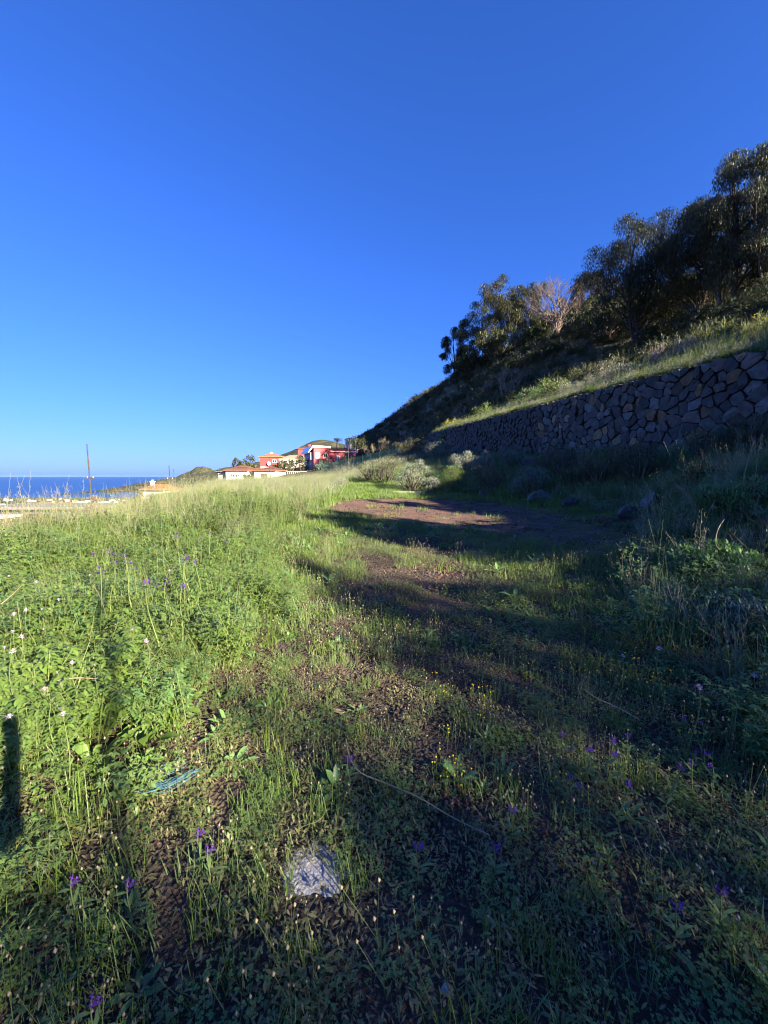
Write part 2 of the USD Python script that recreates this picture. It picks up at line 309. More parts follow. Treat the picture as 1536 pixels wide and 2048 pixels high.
M_stones = [stone_mat('basalt_dark', (.030, .027, .024), (.054, .049, .044), (.095, .085, .076)), stone_mat('basalt_grey', (.048, .044, .040), (.08, .073, .066), (.13, .118, .105)),
            stone_mat('basalt_purple', (.05, .038, .033), (.08, .062, .053), (.13, .10, .088)), stone_mat('basalt_brown', (.085, .052, .028), (.15, .092, .05), (.22, .145, .085)), stone_mat('basalt_ochre', (.12, .085, .05), (.19, .135, .08), (.26, .19, .12))]
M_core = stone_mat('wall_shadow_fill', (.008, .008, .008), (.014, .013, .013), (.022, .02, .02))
rng = np.random.default_rng(11)
WL = float(np.linalg.norm(WALL_B - WALL_A)); WD = (WALL_B - WALL_A) / WL; WN = np.array([-WD[1], WD[0]])    # WN points to the track side
def wall_pt(s, h, out):     # s metres past WALL_A, h above the foot, out towards the track
    xy = WALL_A + np.outer(s, WD) + np.outer(out - .12 * (h / WALL_H), WN)
    z0 = wall_top(xy[:, 1]) - WALL_H
    return np.column_stack([xy, z0 + h])
S0, S1 = -7.0, WL
def rough_cells():
    """Seeds of the stones: big ones first, then smaller ones in the room that is left."""
    P, Rr = [], []
    for rad, n in ((.32, 170), (.225, 900), (.155, 3400), (.10, 3000)):
        for _ in range(n):
            p = np.array([rng.uniform(S0 - .6, S1 + .6), rng.uniform(-.5, WALL_H + .5)]); r = rad * rng.uniform(.85, 1.15)
            if all((abs(p[0] - q[0]) > 1.3) or math.hypot((p[0] - q[0]) * .8, (p[1] - q[1]) * 1.15) > (r + r2) * .96 for q, r2 in zip(P[-400:] if False else P, Rr)):
                P.append(p); Rr.append(r)
    return np.array(P)
cells = rough_cells()
vor = Voronoi(cells)
clip = sbox(S0, -.25, S1, WALL_H)
stones = []
for k, reg in enumerate(vor.point_region):
    rg = vor.regions[reg]
    if -1 in rg or not rg: continue
    pg = Polygon(vor.vertices[rg]).intersection(clip)
    if pg.is_empty or pg.area < .012: continue
    g = pg.buffer(-.05, join_style=1).buffer(.041, join_style=1, quad_segs=1)
    if g.geom_type != 'Polygon' or g.area < .01: continue
    stones.append(g)
def stone_mesh(g, seed):
    r = np.random.default_rng(seed)
    L = g.exterior.length; m = int(np.clip(L / .17, 9, 16))
    ring = np.array([g.exterior.interpolate(t * L).coords[0] for t in np.arange(m) / m])
    corners = np.array(g.simplify(.03).exterior.coords[:-1])          # keep the stone's own corners sharp
    for q in corners: ring[np.argmin(np.linalg.norm(ring - q, axis=1))] = q
    c = ring.mean(0); ring = ring + r.normal(0, .017, ring.shape)
    proud = r.uniform(.0, .09); tilt = r.normal(0, .13, 2)
    rows = [(1.0, -.25), (1.0, .02 + proud * .7), (.965, .05 + proud), (.6, .06 + proud)]
    V = []
    for sc, o in rows:
        q = c + (ring - c) * sc
        oo = o + (q - c) @ tilt * (o > -.1) + r.normal(0, .016, m) * (o > 0)
        V.append(wall_pt(q[:, 0], q[:, 1], oo))
    V.append(wall_pt(np.array([c[0]]), np.array([c[1]]), np.array([.075 + proud + r.normal(0, .01)])))
    V = np.vstack(V); F = []
    for i in range(len(rows) - 1):
        for k in range(m):
            a, b = i * m + k, i * m + (k + 1) % m
            F += [[a, b, b + m], [a, b + m, a + m]]
    e = len(rows) * m
    for k in range(m): F.append([e - m + k, e - m + (k + 1) % m, e])
    return V, np.array(F)
wall = thing('stone_wall', (0, 0, 0), label='long dark volcanic stone retaining wall at the foot of the hillside', cat='wall', kind='thing')
order = sorted(range(len(stones)), key=lambda k: stones[k].centroid.x + (200 if stones[k].centroid.x < -2.2 else 0))
extra = {}
for rank, k in enumerate(order):
    msh = stone_mesh(stones[k], 500 + k); mi = int(np.random.default_rng(k).choice(5, p=[.46, .29, .14, .09, .02]))
    if rank < 300: obj('stone', msh, M_stones[mi], wall, smooth=35)
    else: extra.setdefault(mi, []).append(msh)
rest = [m for ms in extra.values() for m in ms]
obj('small_stones', cat_mesh(rest), M_stones[0], wall, smooth=35, kind='stuff')
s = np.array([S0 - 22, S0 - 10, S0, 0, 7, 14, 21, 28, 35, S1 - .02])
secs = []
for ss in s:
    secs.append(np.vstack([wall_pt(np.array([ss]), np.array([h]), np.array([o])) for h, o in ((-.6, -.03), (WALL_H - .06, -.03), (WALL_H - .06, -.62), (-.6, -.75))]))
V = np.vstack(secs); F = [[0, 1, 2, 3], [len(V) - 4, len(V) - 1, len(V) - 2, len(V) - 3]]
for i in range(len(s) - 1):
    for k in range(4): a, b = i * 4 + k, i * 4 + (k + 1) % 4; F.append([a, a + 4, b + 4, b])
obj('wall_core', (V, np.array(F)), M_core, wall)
# ------------------------------------------------------------------ plant materials
def leaf_mat(name, cols, transl=.25, rough=.5, spec=.35, patch=1.2):
    """cols: three leaf colours; leaves differ one from another, and whole patches drift between them."""
    t = tuple(min(1, c * 1.5) for c in cols[1])
    return mat(name, {'g': ('geometry', {}), 'n': ('noise_texture', {'scale': patch, 'detail': 2.0}), 'm': ('math', {'math_type': 'multiply', 'value2': .55}), 'k': ('math', {'math_type': 'multiply_add', 'value2': .45}),
        'r': ('rgb_ramp', {'ramp': [(.2, cols[0]), (.5, cols[1]), (.8, cols[2])]}), 'p': ('principled_bsdf', {'roughness': rough, 'specular_ior_level': spec}),
        't': ('translucent_bsdf', {}), 'x': ('mix_closure', {'fac': transl})},
        [('g.position', 'n.vector'), ('n.fac', 'm.value1'), ('g.random_per_island', 'k.value1'), ('m.value', 'k.value3'), ('k.value', 'r.fac'), ('r.color', 'p.base_color'), ('r.color', 't.color'), ('p.BSDF', 'x.closure1'), ('t.BSDF', 'x.closure2')], 'x.closure')
L_grass = leaf_mat('grass_blades', [(.10, .17, .03), (.17, .24, .045), (.27, .29, .08)], .3)
L_grassb = leaf_mat('shade_grass', [(.12, .19, .065), (.19, .27, .095), (.29, .33, .14)], .3)  # grass of the shaded ground, colours lightened in place of fill light
L_clover = leaf_mat('clover_leaves', [(.105, .18, .05), (.165, .25, .075), (.26, .31, .11)], .3)  # lightened as well: fill light put into the leaf colour
L_low = leaf_mat('low_weed_leaves', [(.14, .14, .06), (.23, .21, .09), (.35, .30, .15)], .25)  # lighter and redder to paint in the fill the shade lacks
L_broad = leaf_mat('broad_leaves', [(.095, .19, .06), (.155, .265, .085), (.24, .33, .115)], .28, .42, .45)  # colour raised to lift the shaded bank, standing in for sky fill
L_lush = leaf_mat('lush_leaves', [(.10, .17, .035), (.18, .265, .055), (.27, .335, .09)], .3, .45, .35, 1.7)
L_stem = leaf_mat('green_stems', [(.12, .16, .05), (.18, .21, .07), (.25, .24, .10)], .1)
L_straw = leaf_mat('dry_straw', [(.30, .25, .15), (.42, .36, .23), (.55, .48, .33)], .15, .7, .2)
L_head = leaf_mat('seed_heads', [(.24, .20, .13), (.36, .31, .21), (.52, .46, .34)], .2, .8, .1, 3)
L_oat = leaf_mat('oat_husks', [(.18, .20, .13), (.26, .27, .18), (.37, .35, .26)], .3, .6, .2)
L_silver = leaf_mat('silver_leaves', [(.22, .25, .19), (.32, .35, .27), (.44, .45, .36)], .15, .8, .1)
L_grey = leaf_mat('grey_grass', [(.13, .18, .08), (.19, .24, .12), (.28, .30, .18)], .25, .7, .15)
L_dark = leaf_mat('dark_leaves', [(.045, .062, .028), (.078, .095, .043), (.13, .14, .068)], .15, .45, .4)
L_olive = leaf_mat('olive_leaves', [(.075, .09, .04), (.125, .14, .062), (.19, .195, .095)], .2, .55, .3)
L_scrub = leaf_mat('scrub_leaves', [(.09, .105, .055), (.155, .165, .095), (.25, .235, .155)], .15, .75, .15, .25)
L_glauc = leaf_mat('blue_green_leaves', [(.10, .15, .12), (.16, .21, .17), (.24, .29, .24)], .15, .6, .3)
L_purple = leaf_mat('purple_petals', [(.11, .04, .26), (.17, .07, .38), (.27, .14, .5)], .3, .7, .1, 9)
L_pink = leaf_mat('pale_pink_petals', [(.55, .40, .52), (.68, .55, .66), (.8, .7, .78)], .3, .8, .1, 9)
L_yellow = leaf_mat('yellow_petals', [(.55, .45, .03), (.70, .60, .06), (.78, .70, .15)], .3, .8, .1, 9)
def bark_mat(name, cols): return mat(name, {'g': ('geometry', {}), 'n': ('noise_texture', {'scale': 3.0, 'detail': 6.0, 'roughness': .7}), 'r': ('rgb_ramp', {'ramp': [(.3, cols[0]), (.52, cols[1]), (.7, cols[2])]}),
    'b': ('bump', {'strength': .7, 'distance': .05}), 'p': ('principled_bsdf', {'roughness': .9, 'specular_ior_level': .2})}, [('g.position', 'n.vector'), ('n.fac', 'r.fac'), ('r.color', 'p.base_color'), ('n.fac', 'b.height'), ('b.normal', 'p.normal')], 'p.BSDF')
M_bark = bark_mat('grey_brown_bark', [(.035, .027, .02), (.07, .055, .042), (.15, .12, .095)])
M_twig = bark_mat('dry_twigs', [(.13, .10, .075), (.21, .165, .13), (.32, .26, .21)])
M_pinktwig = bark_mat('bare_branches', [(.08, .058, .05), (.135, .10, .085), (.2, .155, .135)])

# ------------------------------------------------------------------ leaf and blade geometry
def norm(a): return a / (np.linalg.norm(a, axis=-1, keepdims=True) + 1e-12)
def blades(base, d, length, width, droop, nseg=3, shape='grass', roll=None, fold=0.0, rng=None):
    """Ribbons: base (n,3), direction d (n,3), droop bends them towards the ground."""
    n = len(base); length = np.broadcast_to(length, (n,)); width = np.broadcast_to(width, (n,)); droop = np.broadcast_to(droop, (n,))
    t = np.linspace(0, 1, nseg + 1)
    P = base[:, None] + d[:, None] * (length[:, None] * t)[..., None]
    P[..., 2] -= (droop * length)[:, None] * t ** 2
    T = norm(np.gradient(P, axis=1))
    up = np.array([0, 0, 1.0]); side = np.cross(T, up)
    bad = np.linalg.norm(side, axis=-1) < .05
    a = (rng.uniform(0, 2 * np.pi, n) if rng is not None else np.zeros(n))
    alt = np.stack([np.cos(a), np.sin(a), 0 * a], -1)[:, None] * np.ones((1, nseg + 1, 1))
    side = norm(np.where(bad[..., None], alt, side))
    if roll is not None:
        nr = np.cross(side, T); side = side * np.cos(roll)[:, None, None] + nr * np.sin(roll)[:, None, None]
    prof = {'grass': np.array([1 - .75 * x for x in t]) * (1 - t ** 4), 'lance': np.sin(np.pi * np.clip(t * .93 + .05, 0, 1)) ** .8, 'ovate': np.sin(np.pi * np.clip(t, 0, 1) ** .75) ** .9,
            'spoon': np.clip(np.sin(np.pi * np.clip(t ** 1.7 * .93 + .05, 0, 1)), .12, 1), 'round': np.sqrt(np.clip(1 - (2 * t - 1) ** 2, 0.02, 1))}[shape]
    W = width[:, None] * prof[None] / 2
    A = P - side * W[..., None]; B = P + side * W[..., None]
    if fold:
        nr = np.cross(side, T); lift = nr * (W * fold)[..., None]
        A = A + lift; B = B + lift
        V = np.stack([A, P, B], 2); c = 3
    else:
        V = np.stack([A, B], 2); c = 2
    V = V.reshape(-1, 3); m = (nseg + 1) * c
    F = []
    for i in range(nseg):
        for k in range(c - 1):
            a0 = i * c + k; F += [[a0, a0 + 1, a0 + c + 1], [a0, a0 + c + 1, a0 + c]]
    F = np.array(F)
    return V, (F[None] + (np.arange(n) * m)[:, None, None]).reshape(-1, 3)
def dirs(rng, n, lo, hi):
    """Random directions, elevation between lo and hi degrees."""
    az = rng.uniform(0, 2 * np.pi, n); el = np.radians(rng.uniform(lo, hi, n))
    return np.stack([np.cos(az) * np.cos(el), np.sin(az) * np.cos(el), np.sin(el)], -1)
def disc(rng, n, r):
    a = rng.uniform(0, 2 * np.pi, n); q = r * np.sqrt(rng.uniform(0, 1, n))
    return np.stack([q * np.cos(a), q * np.sin(a), 0 * a], -1)
_ico = trimesh.creation.icosphere(0)
_octa = (np.array([[1, 0, 0], [-1, 0, 0], [0, 1, 0], [0, -1, 0], [0, 0, 1], [0, 0, -1.0]]), np.array([[0, 2, 4], [2, 1, 4], [1, 3, 4], [3, 0, 4], [2, 0, 5], [1, 2, 5], [3, 1, 5], [0, 3, 5]]))
def blobs(c, r, stretch=1.6, ax=None):
    """Small seed-head bodies at points c."""
    v, f = _octa; n = len(c); r = np.broadcast_to(r, (n,))
    s = v * np.array([1, 1, stretch])
    V = c[:, None] + s[None] * r[:, None, None]
    return V.reshape(-1, 3), (f[None] + (np.arange(n) * 6)[:, None, None]).reshape(-1, 3)
def hairs(p0, p1, w):
    """Thin three-sided stems from p0 to p1 with a slight bow."""
    n = len(p0); mid = (p0 + p1) / 2; w = np.broadcast_to(w, (n,))
    d = norm(p1 - p0); u = norm(np.cross(d, [.3, .9, .2])); v = np.cross(d, u)
    V = []
    for p, k in ((p0, 1), (p1, .6)):
        for a in (0, 2.094, 4.189): V.append(p + (u * math.cos(a) + v * math.sin(a)) * (w * k)[:, None])
    V = np.stack(V, 1).reshape(-1, 3)
    F = np.array([[0, 1, 4], [0, 4, 3], [1, 2, 5], [1, 5, 4], [2, 0, 3], [2, 3, 5]])
    return V, (F[None] + (np.arange(n) * 6)[:, None, None]).reshape(-1, 3)
def curved(p0, d, length, droop, w, n=5):
    """One bent stem as a tube; returns mesh and its points."""
    t = np.linspace(0, 1, n + 1); P = p0 + d * (length * t)[:, None]; P[:, 2] -= droop * length * t ** 2
    return tube(P, np.linspace(w, w * .55, n + 1), 4), P

# ------------------------------------------------------------------ plants of the field (each is one clump that is repeated)
def p_grass(seed, n=34, r=.07, h=(.06, .16), w=.0045, m=None, droop=.35):
    g = np.random.default_rng(seed); b = disc(g, n, r); d = dirs(g, n, 50, 88)
    return [(blades(b, d, g.uniform(*h, n), w * g.uniform(.7, 1.3, n), g.uniform(.05, droop, n), 3, 'grass', rng=g), m or L_grass, True)]
def p_clover(seed, n=60, r=.10, m=None, size=.009):
    g = np.random.default_rng(seed); b = disc(g, n, r); h = g.uniform(.015, .07, n)
    c = b + np.stack([g.normal(0, .012, n), g.normal(0, .012, n), h], -1)
    parts, a0 = [], g.uniform(0, 6.28, n)
    for k in range(3):
        a = a0 + k * 2.094
        d = np.stack([np.cos(a), np.sin(a), g.uniform(-.1, .45, n)], -1); d = norm(d)
        parts.append(blades(c, d, size * g.uniform(.8, 1.5, n), size * .95 * g.uniform(.8, 1.4, n), .1, 2, 'ovate', rng=g))
    return [(cat_mesh(parts), m or L_clover, True), (hairs(b, c, .0009), L_stem, False)]
def p_lowweed(seed, n=70, r=.11):
    g = np.random.default_rng(seed); b = disc(g, n, r); b[:, 2] = g.uniform(.003, .05, n)
    d = dirs(g, n, -5, 60)
    return [(blades(b, d, g.uniform(.012, .034, n), g.uniform(.005, .011, n), .2, 2, 'lance', rng=g), L_low, True)]
def p_rosette(seed, n=11, L=(.09, .19), w=(.022, .04), m=None, lo=12, hi=62):
    g = np.random.default_rng(seed); a = np.arange(n) * 2.4 + g.uniform(0, 6); el = np.radians(np.linspace(lo, hi, n) + g.normal(0, 6, n))
    d = np.stack([np.cos(a) * np.cos(el), np.sin(a) * np.cos(el), np.sin(el)], -1)
    return [(blades(np.zeros((n, 3)) + disc(g, n, .008), d, g.uniform(*L, n), g.uniform(*w, n), g.uniform(.15, .55, n), 5, 'spoon', fold=.35, rng=g), m or L_broad, True)]
def p_heads(seed, n=7, r=.08, h=(.10, .24), size=.0044, m=None):
    g = np.random.default_rng(seed); b = disc(g, n, r); d = dirs(g, n, 68, 90); L = g.uniform(*h, n); tip = b + d * L[:, None]
    nn = 14; b2 = disc(g, nn, r * .5)
    return [(hairs(b, tip, .0009), L_stem, False), (blobs(tip, size * g.uniform(.7, 1.25, n), 1.7), m or L_head, True),
            (blades(b2, dirs(g, nn, 30, 70), g.uniform(.03, .09, nn), .007, .5, 3, 'lance', rng=g), L_grassb, True)]
def p_tallgrass(seed, n=40, r=.12, h=(.25, .6), m=None, w=.006, heads=10, hm=None, hs=(.5, .95)):
    g = np.random.default_rng(seed); b = disc(g, n, r); d = dirs(g, n, 58, 88)
    out = [(blades(b, d, g.uniform(*h, n), w * g.uniform(.7, 1.4, n), g.uniform(.1, .55, n), 4, 'grass', rng=g), m or L_grass, True)]
    if heads:
        b = disc(g, heads, r); d = dirs(g, heads, 66, 88); L = g.uniform(*hs, heads); tip = b + d * L[:, None]
        k = 9; along = np.repeat(np.arange(heads), k); tt = g.uniform(.72, 1.0, heads * k)
        c = b[along] + d[along] * (L[along] * tt)[:, None]
        sp = blades(c, dirs(g, heads * k, 15, 75), g.uniform(.018, .035, heads * k), .006, .7, 1, 'lance' if False else 'grass', rng=g)
        out += [(hairs(b, tip, .0011), L_stem, False), (sp, hm or L_oat, True)]
    return out
def p_leafy(seed, stems=16, r=.16, h=(.22, .48), leaf=(.028, .05), m=None, trif=True, per=9):
    """A clump of leafy stems with leaves of three leaflets."""
    g = np.random.default_rng(seed); b = disc(g, stems, r); d = dirs(g, stems, 52, 86); L = g.uniform(*h, stems); tip = b + d * L[:, None]
    k = np.repeat(np.arange(stems), per); tt = g.uniform(.25, 1.02, stems * per)
    c = b[k] + d[k] * (L[k] * tt)[:, None]; out = dirs(g, len(k), -5, 55); c2 = c + out * g.uniform(.015, .06, len(k))[:, None]
    parts = []; az = np.arctan2(out[:, 1], out[:, 0])
    for off in ((-1.1, 0, 1.1) if trif else (0,)):
        a = az + off; q = norm(np.stack([np.cos(a), np.sin(a), g.uniform(-.25, .55, len(k))], -1))
        ll = g.uniform(*leaf, len(k))
        parts.append(blades(c2, q, ll, ll * g.uniform(.36, .5, len(k)), .25, 3, 'lance', fold=.25, rng=g))
    return [(cat_mesh(parts), m or L_lush, True), (cat_mesh([hairs(b, tip, .002), hairs(c, c2, .0009)]), L_stem, False)]
def p_fine(seed, stems=26, r=.2, h=(.25, .6), m=None, leaf=(.02, .045), lw=.006, per=16, spread=(35, 88)):
    """Fine-leaved bushy clump."""
    g = np.random.default_rng(seed); b = disc(g, stems, r * .5); d = dirs(g, stems, *spread); L = g.uniform(*h, stems); tip = b + d * L[:, None]
    k = np.repeat(np.arange(stems), per); tt = g.uniform(.2, 1.04, stems * per); c = b[k] + d[k] * (L[k] * tt)[:, None] + g.normal(0, .012, (len(k), 3))
    return [(blades(c, norm(d[k] * .6 + dirs(g, len(k), -30, 70)), g.uniform(*leaf, len(k)), lw * g.uniform(.7, 1.4, len(k)), .15, 2, 'lance', rng=g), m or L_silver, True), (hairs(b, tip, .0022), M_twig, False)]
def p_gravel(seed, n=26, r=.14, m=None, size=(.004, .014)):
    g = np.random.default_rng(seed); b = disc(g, n, r); parts = []
    for c in b:
        v = np.array(_ico.vertices) * g.uniform(.6, 1.3, (12, 1)) * g.uniform(*size) * np.array([1, g.uniform(.6, 1), g.uniform(.4, .8)]); parts.append((v + c + [0, 0, .002], _ico.faces))
    return [(cat_mesh(parts), m or M_dirt, False)]
def p_litter(seed, n=30, r=.14):
    g = np.random.default_rng(seed); b = disc(g, n, r); b[:, 2] = g.uniform(.003, .02, n)
    return [(blades(b, dirs(g, n, -8, 22), g.uniform(.015, .06, n), g.uniform(.001, .003, n), .1, 2, 'grass', rng=g), L_head, True)]
def p_oat(seed, stems=7, r=.08, h=(.6, 1.0)):
    g = np.random.default_rng(seed); parts, sp = [], []
    for i in range(stems):
        d = dirs(g, 1, 66, 86)[0]; (tm, P) = curved(disc(g, 1, r)[0], d, g.uniform(*h), g.uniform(.12, .3), .0016, 6); parts.append(tm)
        n = 16; t = g.uniform(.55, 1, n) * 6; i0 = np.minimum(t.astype(int), 5); c = P[i0] + (P[i0 + 1] - P[i0]) * (t - i0)[:, None]
        q = dirs(g, n, -75, 10); sp.append(blades(c + dirs(g, n, -20, 20) * .02, q, g.uniform(.022, .038, n), .0075, .3, 2, 'lance', rng=g))
    b = disc(g, 16, r)
    return [(cat_mesh(parts), L_straw, True), (cat_mesh(sp), L_oat, True), (blades(b, dirs(g, 16, 55, 85), g.uniform(.25, .55, 16), .007, .5, 4, 'grass', rng=g), L_grassb, True)]
def p_flowerhead(g, c, n, rad, petal, m_shape='ovate'):
    q = dirs(g, n, -10, 85); return blades(c + q * rad * .4, q, petal * g.uniform(.7, 1.2, n), petal * .55, .1, 2, m_shape, rng=g)

# ------------------------------------------------------------------ where they grow
rng = np.random.default_rng(2024)
def wedge(n, y0, y1, xl, xr, p=1.0):
    """n points in the sight wedge y0..y1 (m ahead), denser by the power p towards the camera; xl, xr limits as multiples of the distance."""
    y = y0 + (y1 - y0) * rng.uniform(0, 1, n) ** p
    x = (xl + (xr - xl) * rng.uniform(0, 1, n)) * (y + .35)
    return x, y
def uniform_wedge(dens, y0, y1, a=1.08):
    area = a * ((y1 + .35) ** 2 - (y0 + .35) ** 2); n = int(dens * area)
    y = np.sqrt(rng.uniform((y0 + .35) ** 2, (y1 + .35) ** 2, n)) - .35
    return rng.uniform(-a, a, n) * (y + .35), y
def nz(x, y, s, seed): return meshkit.fbm(np.stack([x * s, y * s, 0 * x], -1), 3, seed)
def bare(x, y):
    """How bare the ground is, 0 to 1: the cinder patch, the worn track, the small soil patches."""
    d = inside(dirt_poly, x, y, .8); t = inside(track_poly, x, y, .7)
    return np.clip(1.15 * d + np.interp(y, [.5, 1.5, 2.0], [.35, .5, 1.0]) * t * np.clip((nz(x, y, 1.7, 40) - .27) * 6.5, 0, .95), 0, 1)
def lush(x, y):      # the uncut meadow on the left
    edge = np.interp(y, [0, 1.3, 2.0, 3.2, 4.3, 6.5, 9, 14, 24, 60], [-.95, -.9, -.85, -1.0, -1.15, -1.7, -2.0, -2.2, -2.4, -3])
    return np.clip((edge - x) / .5 + (nz(x, y, 1.3, 44) - .5) * 2, 0, 1)
def bank(x, y):      # the rough weeds on the right
    edge = np.interp(y, [0, 1.5, 3, 4.7, 6, 7.6, 11, 16, 19, 21, 28, 45], [1.2, 1.6, 2.2, 2.5, 3.9, 5.0, 7.0, 6.0, 5.0, 3.0, .2, -3])
    return np.clip((x - edge) / .5 + (nz(x, y, 1.1, 46) - .5) * 2, 0, 1)
def behind_wall(x, y): return (x > wall_x(y) - .15) & (y < WALL_END + .4)
slab_rocks = []      # (x, y, r): nothing grows through these
def grow(name, label, protos, x, y, prob, scale, kind='stuff', cat=None, sink=.0, tilt=.12, weights=None, clear=0.0):
    keep = (rng.uniform(0, 1, len(x)) < prob) & ~behind_wall(x, y)
    for (cx_, cy_, r_) in slab_rocks: keep &= np.hypot(x - cx_, y - cy_) > r_ + clear
    x, y = x[keep], y[keep]; n = len(x)
    z = ground_z(x, y) - sink
    idx = rng.choice(len(protos), n, p=weights)
    return scatter(name, protos, np.stack([x, y, z], 1), idx, rng.uniform(0, 6.28, n), rng.uniform(*scale, n), rng.normal(0, tilt, (n, 2)), label, kind, cat)
# ------------------------------------------------------------------ ground cover of the field
slab_rocks += [(*on_ground(630, 1760)[:2], .06), (*on_ground(628, 1715)[:2], .05)]
# short turf of tiny weeds on the track and its margins, close to the camera
x, y = uniform_wedge(115, .55, 3.4); b = bare(x, y)
grow('low_weeds', 'short olive-green weeds on the track in front', [p_lowweed(s) for s in range(6)] + [p_clover(s, 55, .10) for s in range(3)], x, y, (1 - .86 * b) * (1 - .4 * lush(x, y)) * np.clip(.35 + nz(x, y, 2.5, 50) * 1.2, 0, 1), (.7, 1.25))
x, y = uniform_wedge(62, 3.4, 9.5); b = bare(x, y)
grow('low_weeds', 'short olive-green weeds on the middle of the track', [p_lowweed(s, 60, .16) for s in range(20, 24)] + [p_clover(s, 60, .15, None, .011) for s in range(20, 23)], x, y, (1 - .9 * b) * np.clip(.4 + nz(x, y, 2.0, 51) * 1.1, 0, 1), (.8, 1.4))
x, y = uniform_wedge(50, .55, 3.6); b = bare(x, y)
grow('grass', 'short green grass tufts beside the track in front', [p_grass(s) for s in range(4)] + [p_grass(s, 30, .07, (.05, .13), .004, L_grassb) for s in range(4, 8)], x, y, (1 - .85 * b) * np.clip(nz(x, y, 1.8, 52) * 1.8 - .25, 0, 1), (.7, 1.3))
x, y = uniform_wedge(36, 3.6, 14); b = bare(x, y)
grow('grass', 'yellowish grass tufts along the middle of the track', [p_grass(s, 46, .14, (.05, .17), .006) for s in range(10, 14)] + [p_grass(s, 40, .13, (.05, .14), .006, L_grey) for s in range(14, 16)], x, y, (1 - .93 * b) * np.clip(nz(x, y, .9, 53) * 2.0 - .3, 0, 1) * (1 - .5 * bank(x, y)) * (1 - .5 * inside(track_poly, x, y)), (.8, 1.5), weights=[.19, .19, .19, .19, .12, .12])
x, y = uniform_wedge(13, 14, 46)
grow('grass', 'sunlit yellow-green grass at the far end of the track', [p_grass(s, 70, .26, (.08, .26), .011) for s in range(20, 24)] + [p_grass(s, 60, .25, (.10, .26), .010, L_grey) for s in range(24, 26)], x, y, (1 - .985 * np.clip(bare(x, y) * 1.3, 0, 1)) * np.clip(1.15 - lush(x, y) * .5 - bank(x, y) * .4, .15, 1), (.8, 1.5), weights=[.2, .2, .2, .2, .1, .1])
# gravel and dead bits on the bare soil
x, y = uniform_wedge(45, .5, 4.5)
grow('gravel', 'small dark stones on the bare soil in front', [p_gravel(s, 22, .12, [M_dirt, M_soil, M_stones[1]][s % 3]) for s in range(6)], x, y, .15 + .85 * bare(x, y), (.6, 1.4), tilt=.02)
x, y = uniform_wedge(14, 4.5, 24)
grow('gravel', 'small stones scattered over the cinder patch', [p_gravel(s, 30, .3, [M_dirt, M_soil, M_stones[1]][s % 3], (.008, .03)) for s in range(6, 12)], x, y, bare(x, y), (.6, 1.4), tilt=.02)
x, y = uniform_wedge(30, .5, 5)
grow('dead_grass', 'flattened dead grass and straw bits on the ground', [p_litter(s) for s in range(5)], x, y, np.clip(nz(x, y, 1.3, 95) * 2.2 - .5, .05, 1) * (1 - .7 * lush(x, y)), (.6, 1.3), tilt=.05)
# plantain rosettes and other broad-leaved weeds
x, y = uniform_wedge(17, .5, 4.5); b = bare(x, y)
grow('broad_leaf_weeds', 'rosettes of broad green plantain leaves in the foreground', [p_rosette(s) for s in range(4)] + [p_rosette(s, 9, (.06, .12), (.016, .028)) for s in range(4, 6)] + [p_rosette(s, 14, (.08, .17), (.014, .022), L_grassb, 30, 78) for s in range(6, 9)], x, y, (1 - .93 * b) * np.clip(nz(x, y, 1.1, 54) * 2.6 - .75, 0, 1), (.5, 1.0), clear=.2)
x, y = uniform_wedge(9, 4.5, 11); b = bare(x, y)
grow('broad_leaf_weeds', 'broad green leaves among the grass further up the field', [p_rosette(s, 12, (.10, .22), (.026, .045)) for s in range(10, 14)], x, y, (1 - .97 * b) * np.clip(nz(x, y, 1.0, 55) * 2.4 - .7, 0, 1) * (1 - inside(track_poly, x, y) * .85), (.8, 1.4))
# pale seed heads on thin stalks
x, y = uniform_wedge(30, .5, 3.2); b = bare(x, y)
grow('seed_heads', 'small pale seed heads on thin stalks in the foreground', [p_heads(s) for s in range(5)] + [p_heads(s, 6, .07, (.14, .30), .0052) for s in range(5, 8)], x, y, (1 - .45 * b) * np.clip(nz(x, y, 1.5, 56) * 2.2 - .5, 0, 1) * (1 - .6 * lush(x, y)), (.7, 1.2))
x, y = uniform_wedge(19, 3.2, 8.0)
grow('seed_heads', 'small pale seed heads on thin stalks along the track', [p_heads(s, 9, .13, (.12, .27), .0056) for s in range(10, 14)], x, y, (1 - .55 * bare(x, y)) * np.clip(nz(x, y, 1.2, 57) * 2.4 - .7, 0, 1) * (1 - .8 * lush(x, y)) * (1 - .6 * bank(x, y)), (.8, 1.3))

# the lush meadow on the left
x, y = uniform_wedge(70, .6, 2.0)
grow('meadow_plants', 'small leafy plants in the near left corner', [p_leafy(s, 12, .10, (.08, .2), (.012, .022), L_lush if s % 2 else L_clover) for s in range(100, 104)] + [p_clover(s, 70, .11, L_lush, .011) for s in range(104, 107)], x, y, lush(x, y) * np.clip(nz(x, y, 1.6, 98) * 1.6, .1, 1), (.7, 1.2))
x, y = uniform_wedge(46, 1.7, 7.0)
grow('meadow_plants', 'lush leafy meadow plants on the left', [p_leafy(s) for s in range(2)] + [p_leafy(s, 16, .16, (.2, .44), (.024, .044), L_broad) for s in range(2, 4)] + [p_leafy(s, 14, .14, (.14, .32), (.022, .036), L_clover) for s in range(4, 7)] + [p_rosette(s, 13, (.14, .30), (.035, .06), L_lush, 25, 80) for s in range(7, 9)],
     x, y, lush(x, y) * np.clip(nz(x, y, 1.0, 58) * 1.6 - .05, .1, 1), np.array((.65, 1.15)), weights=[.15, .15, .07, .07, .12, .12, .12, .1, .1])
x, y = uniform_wedge(30, .8, 7.5)
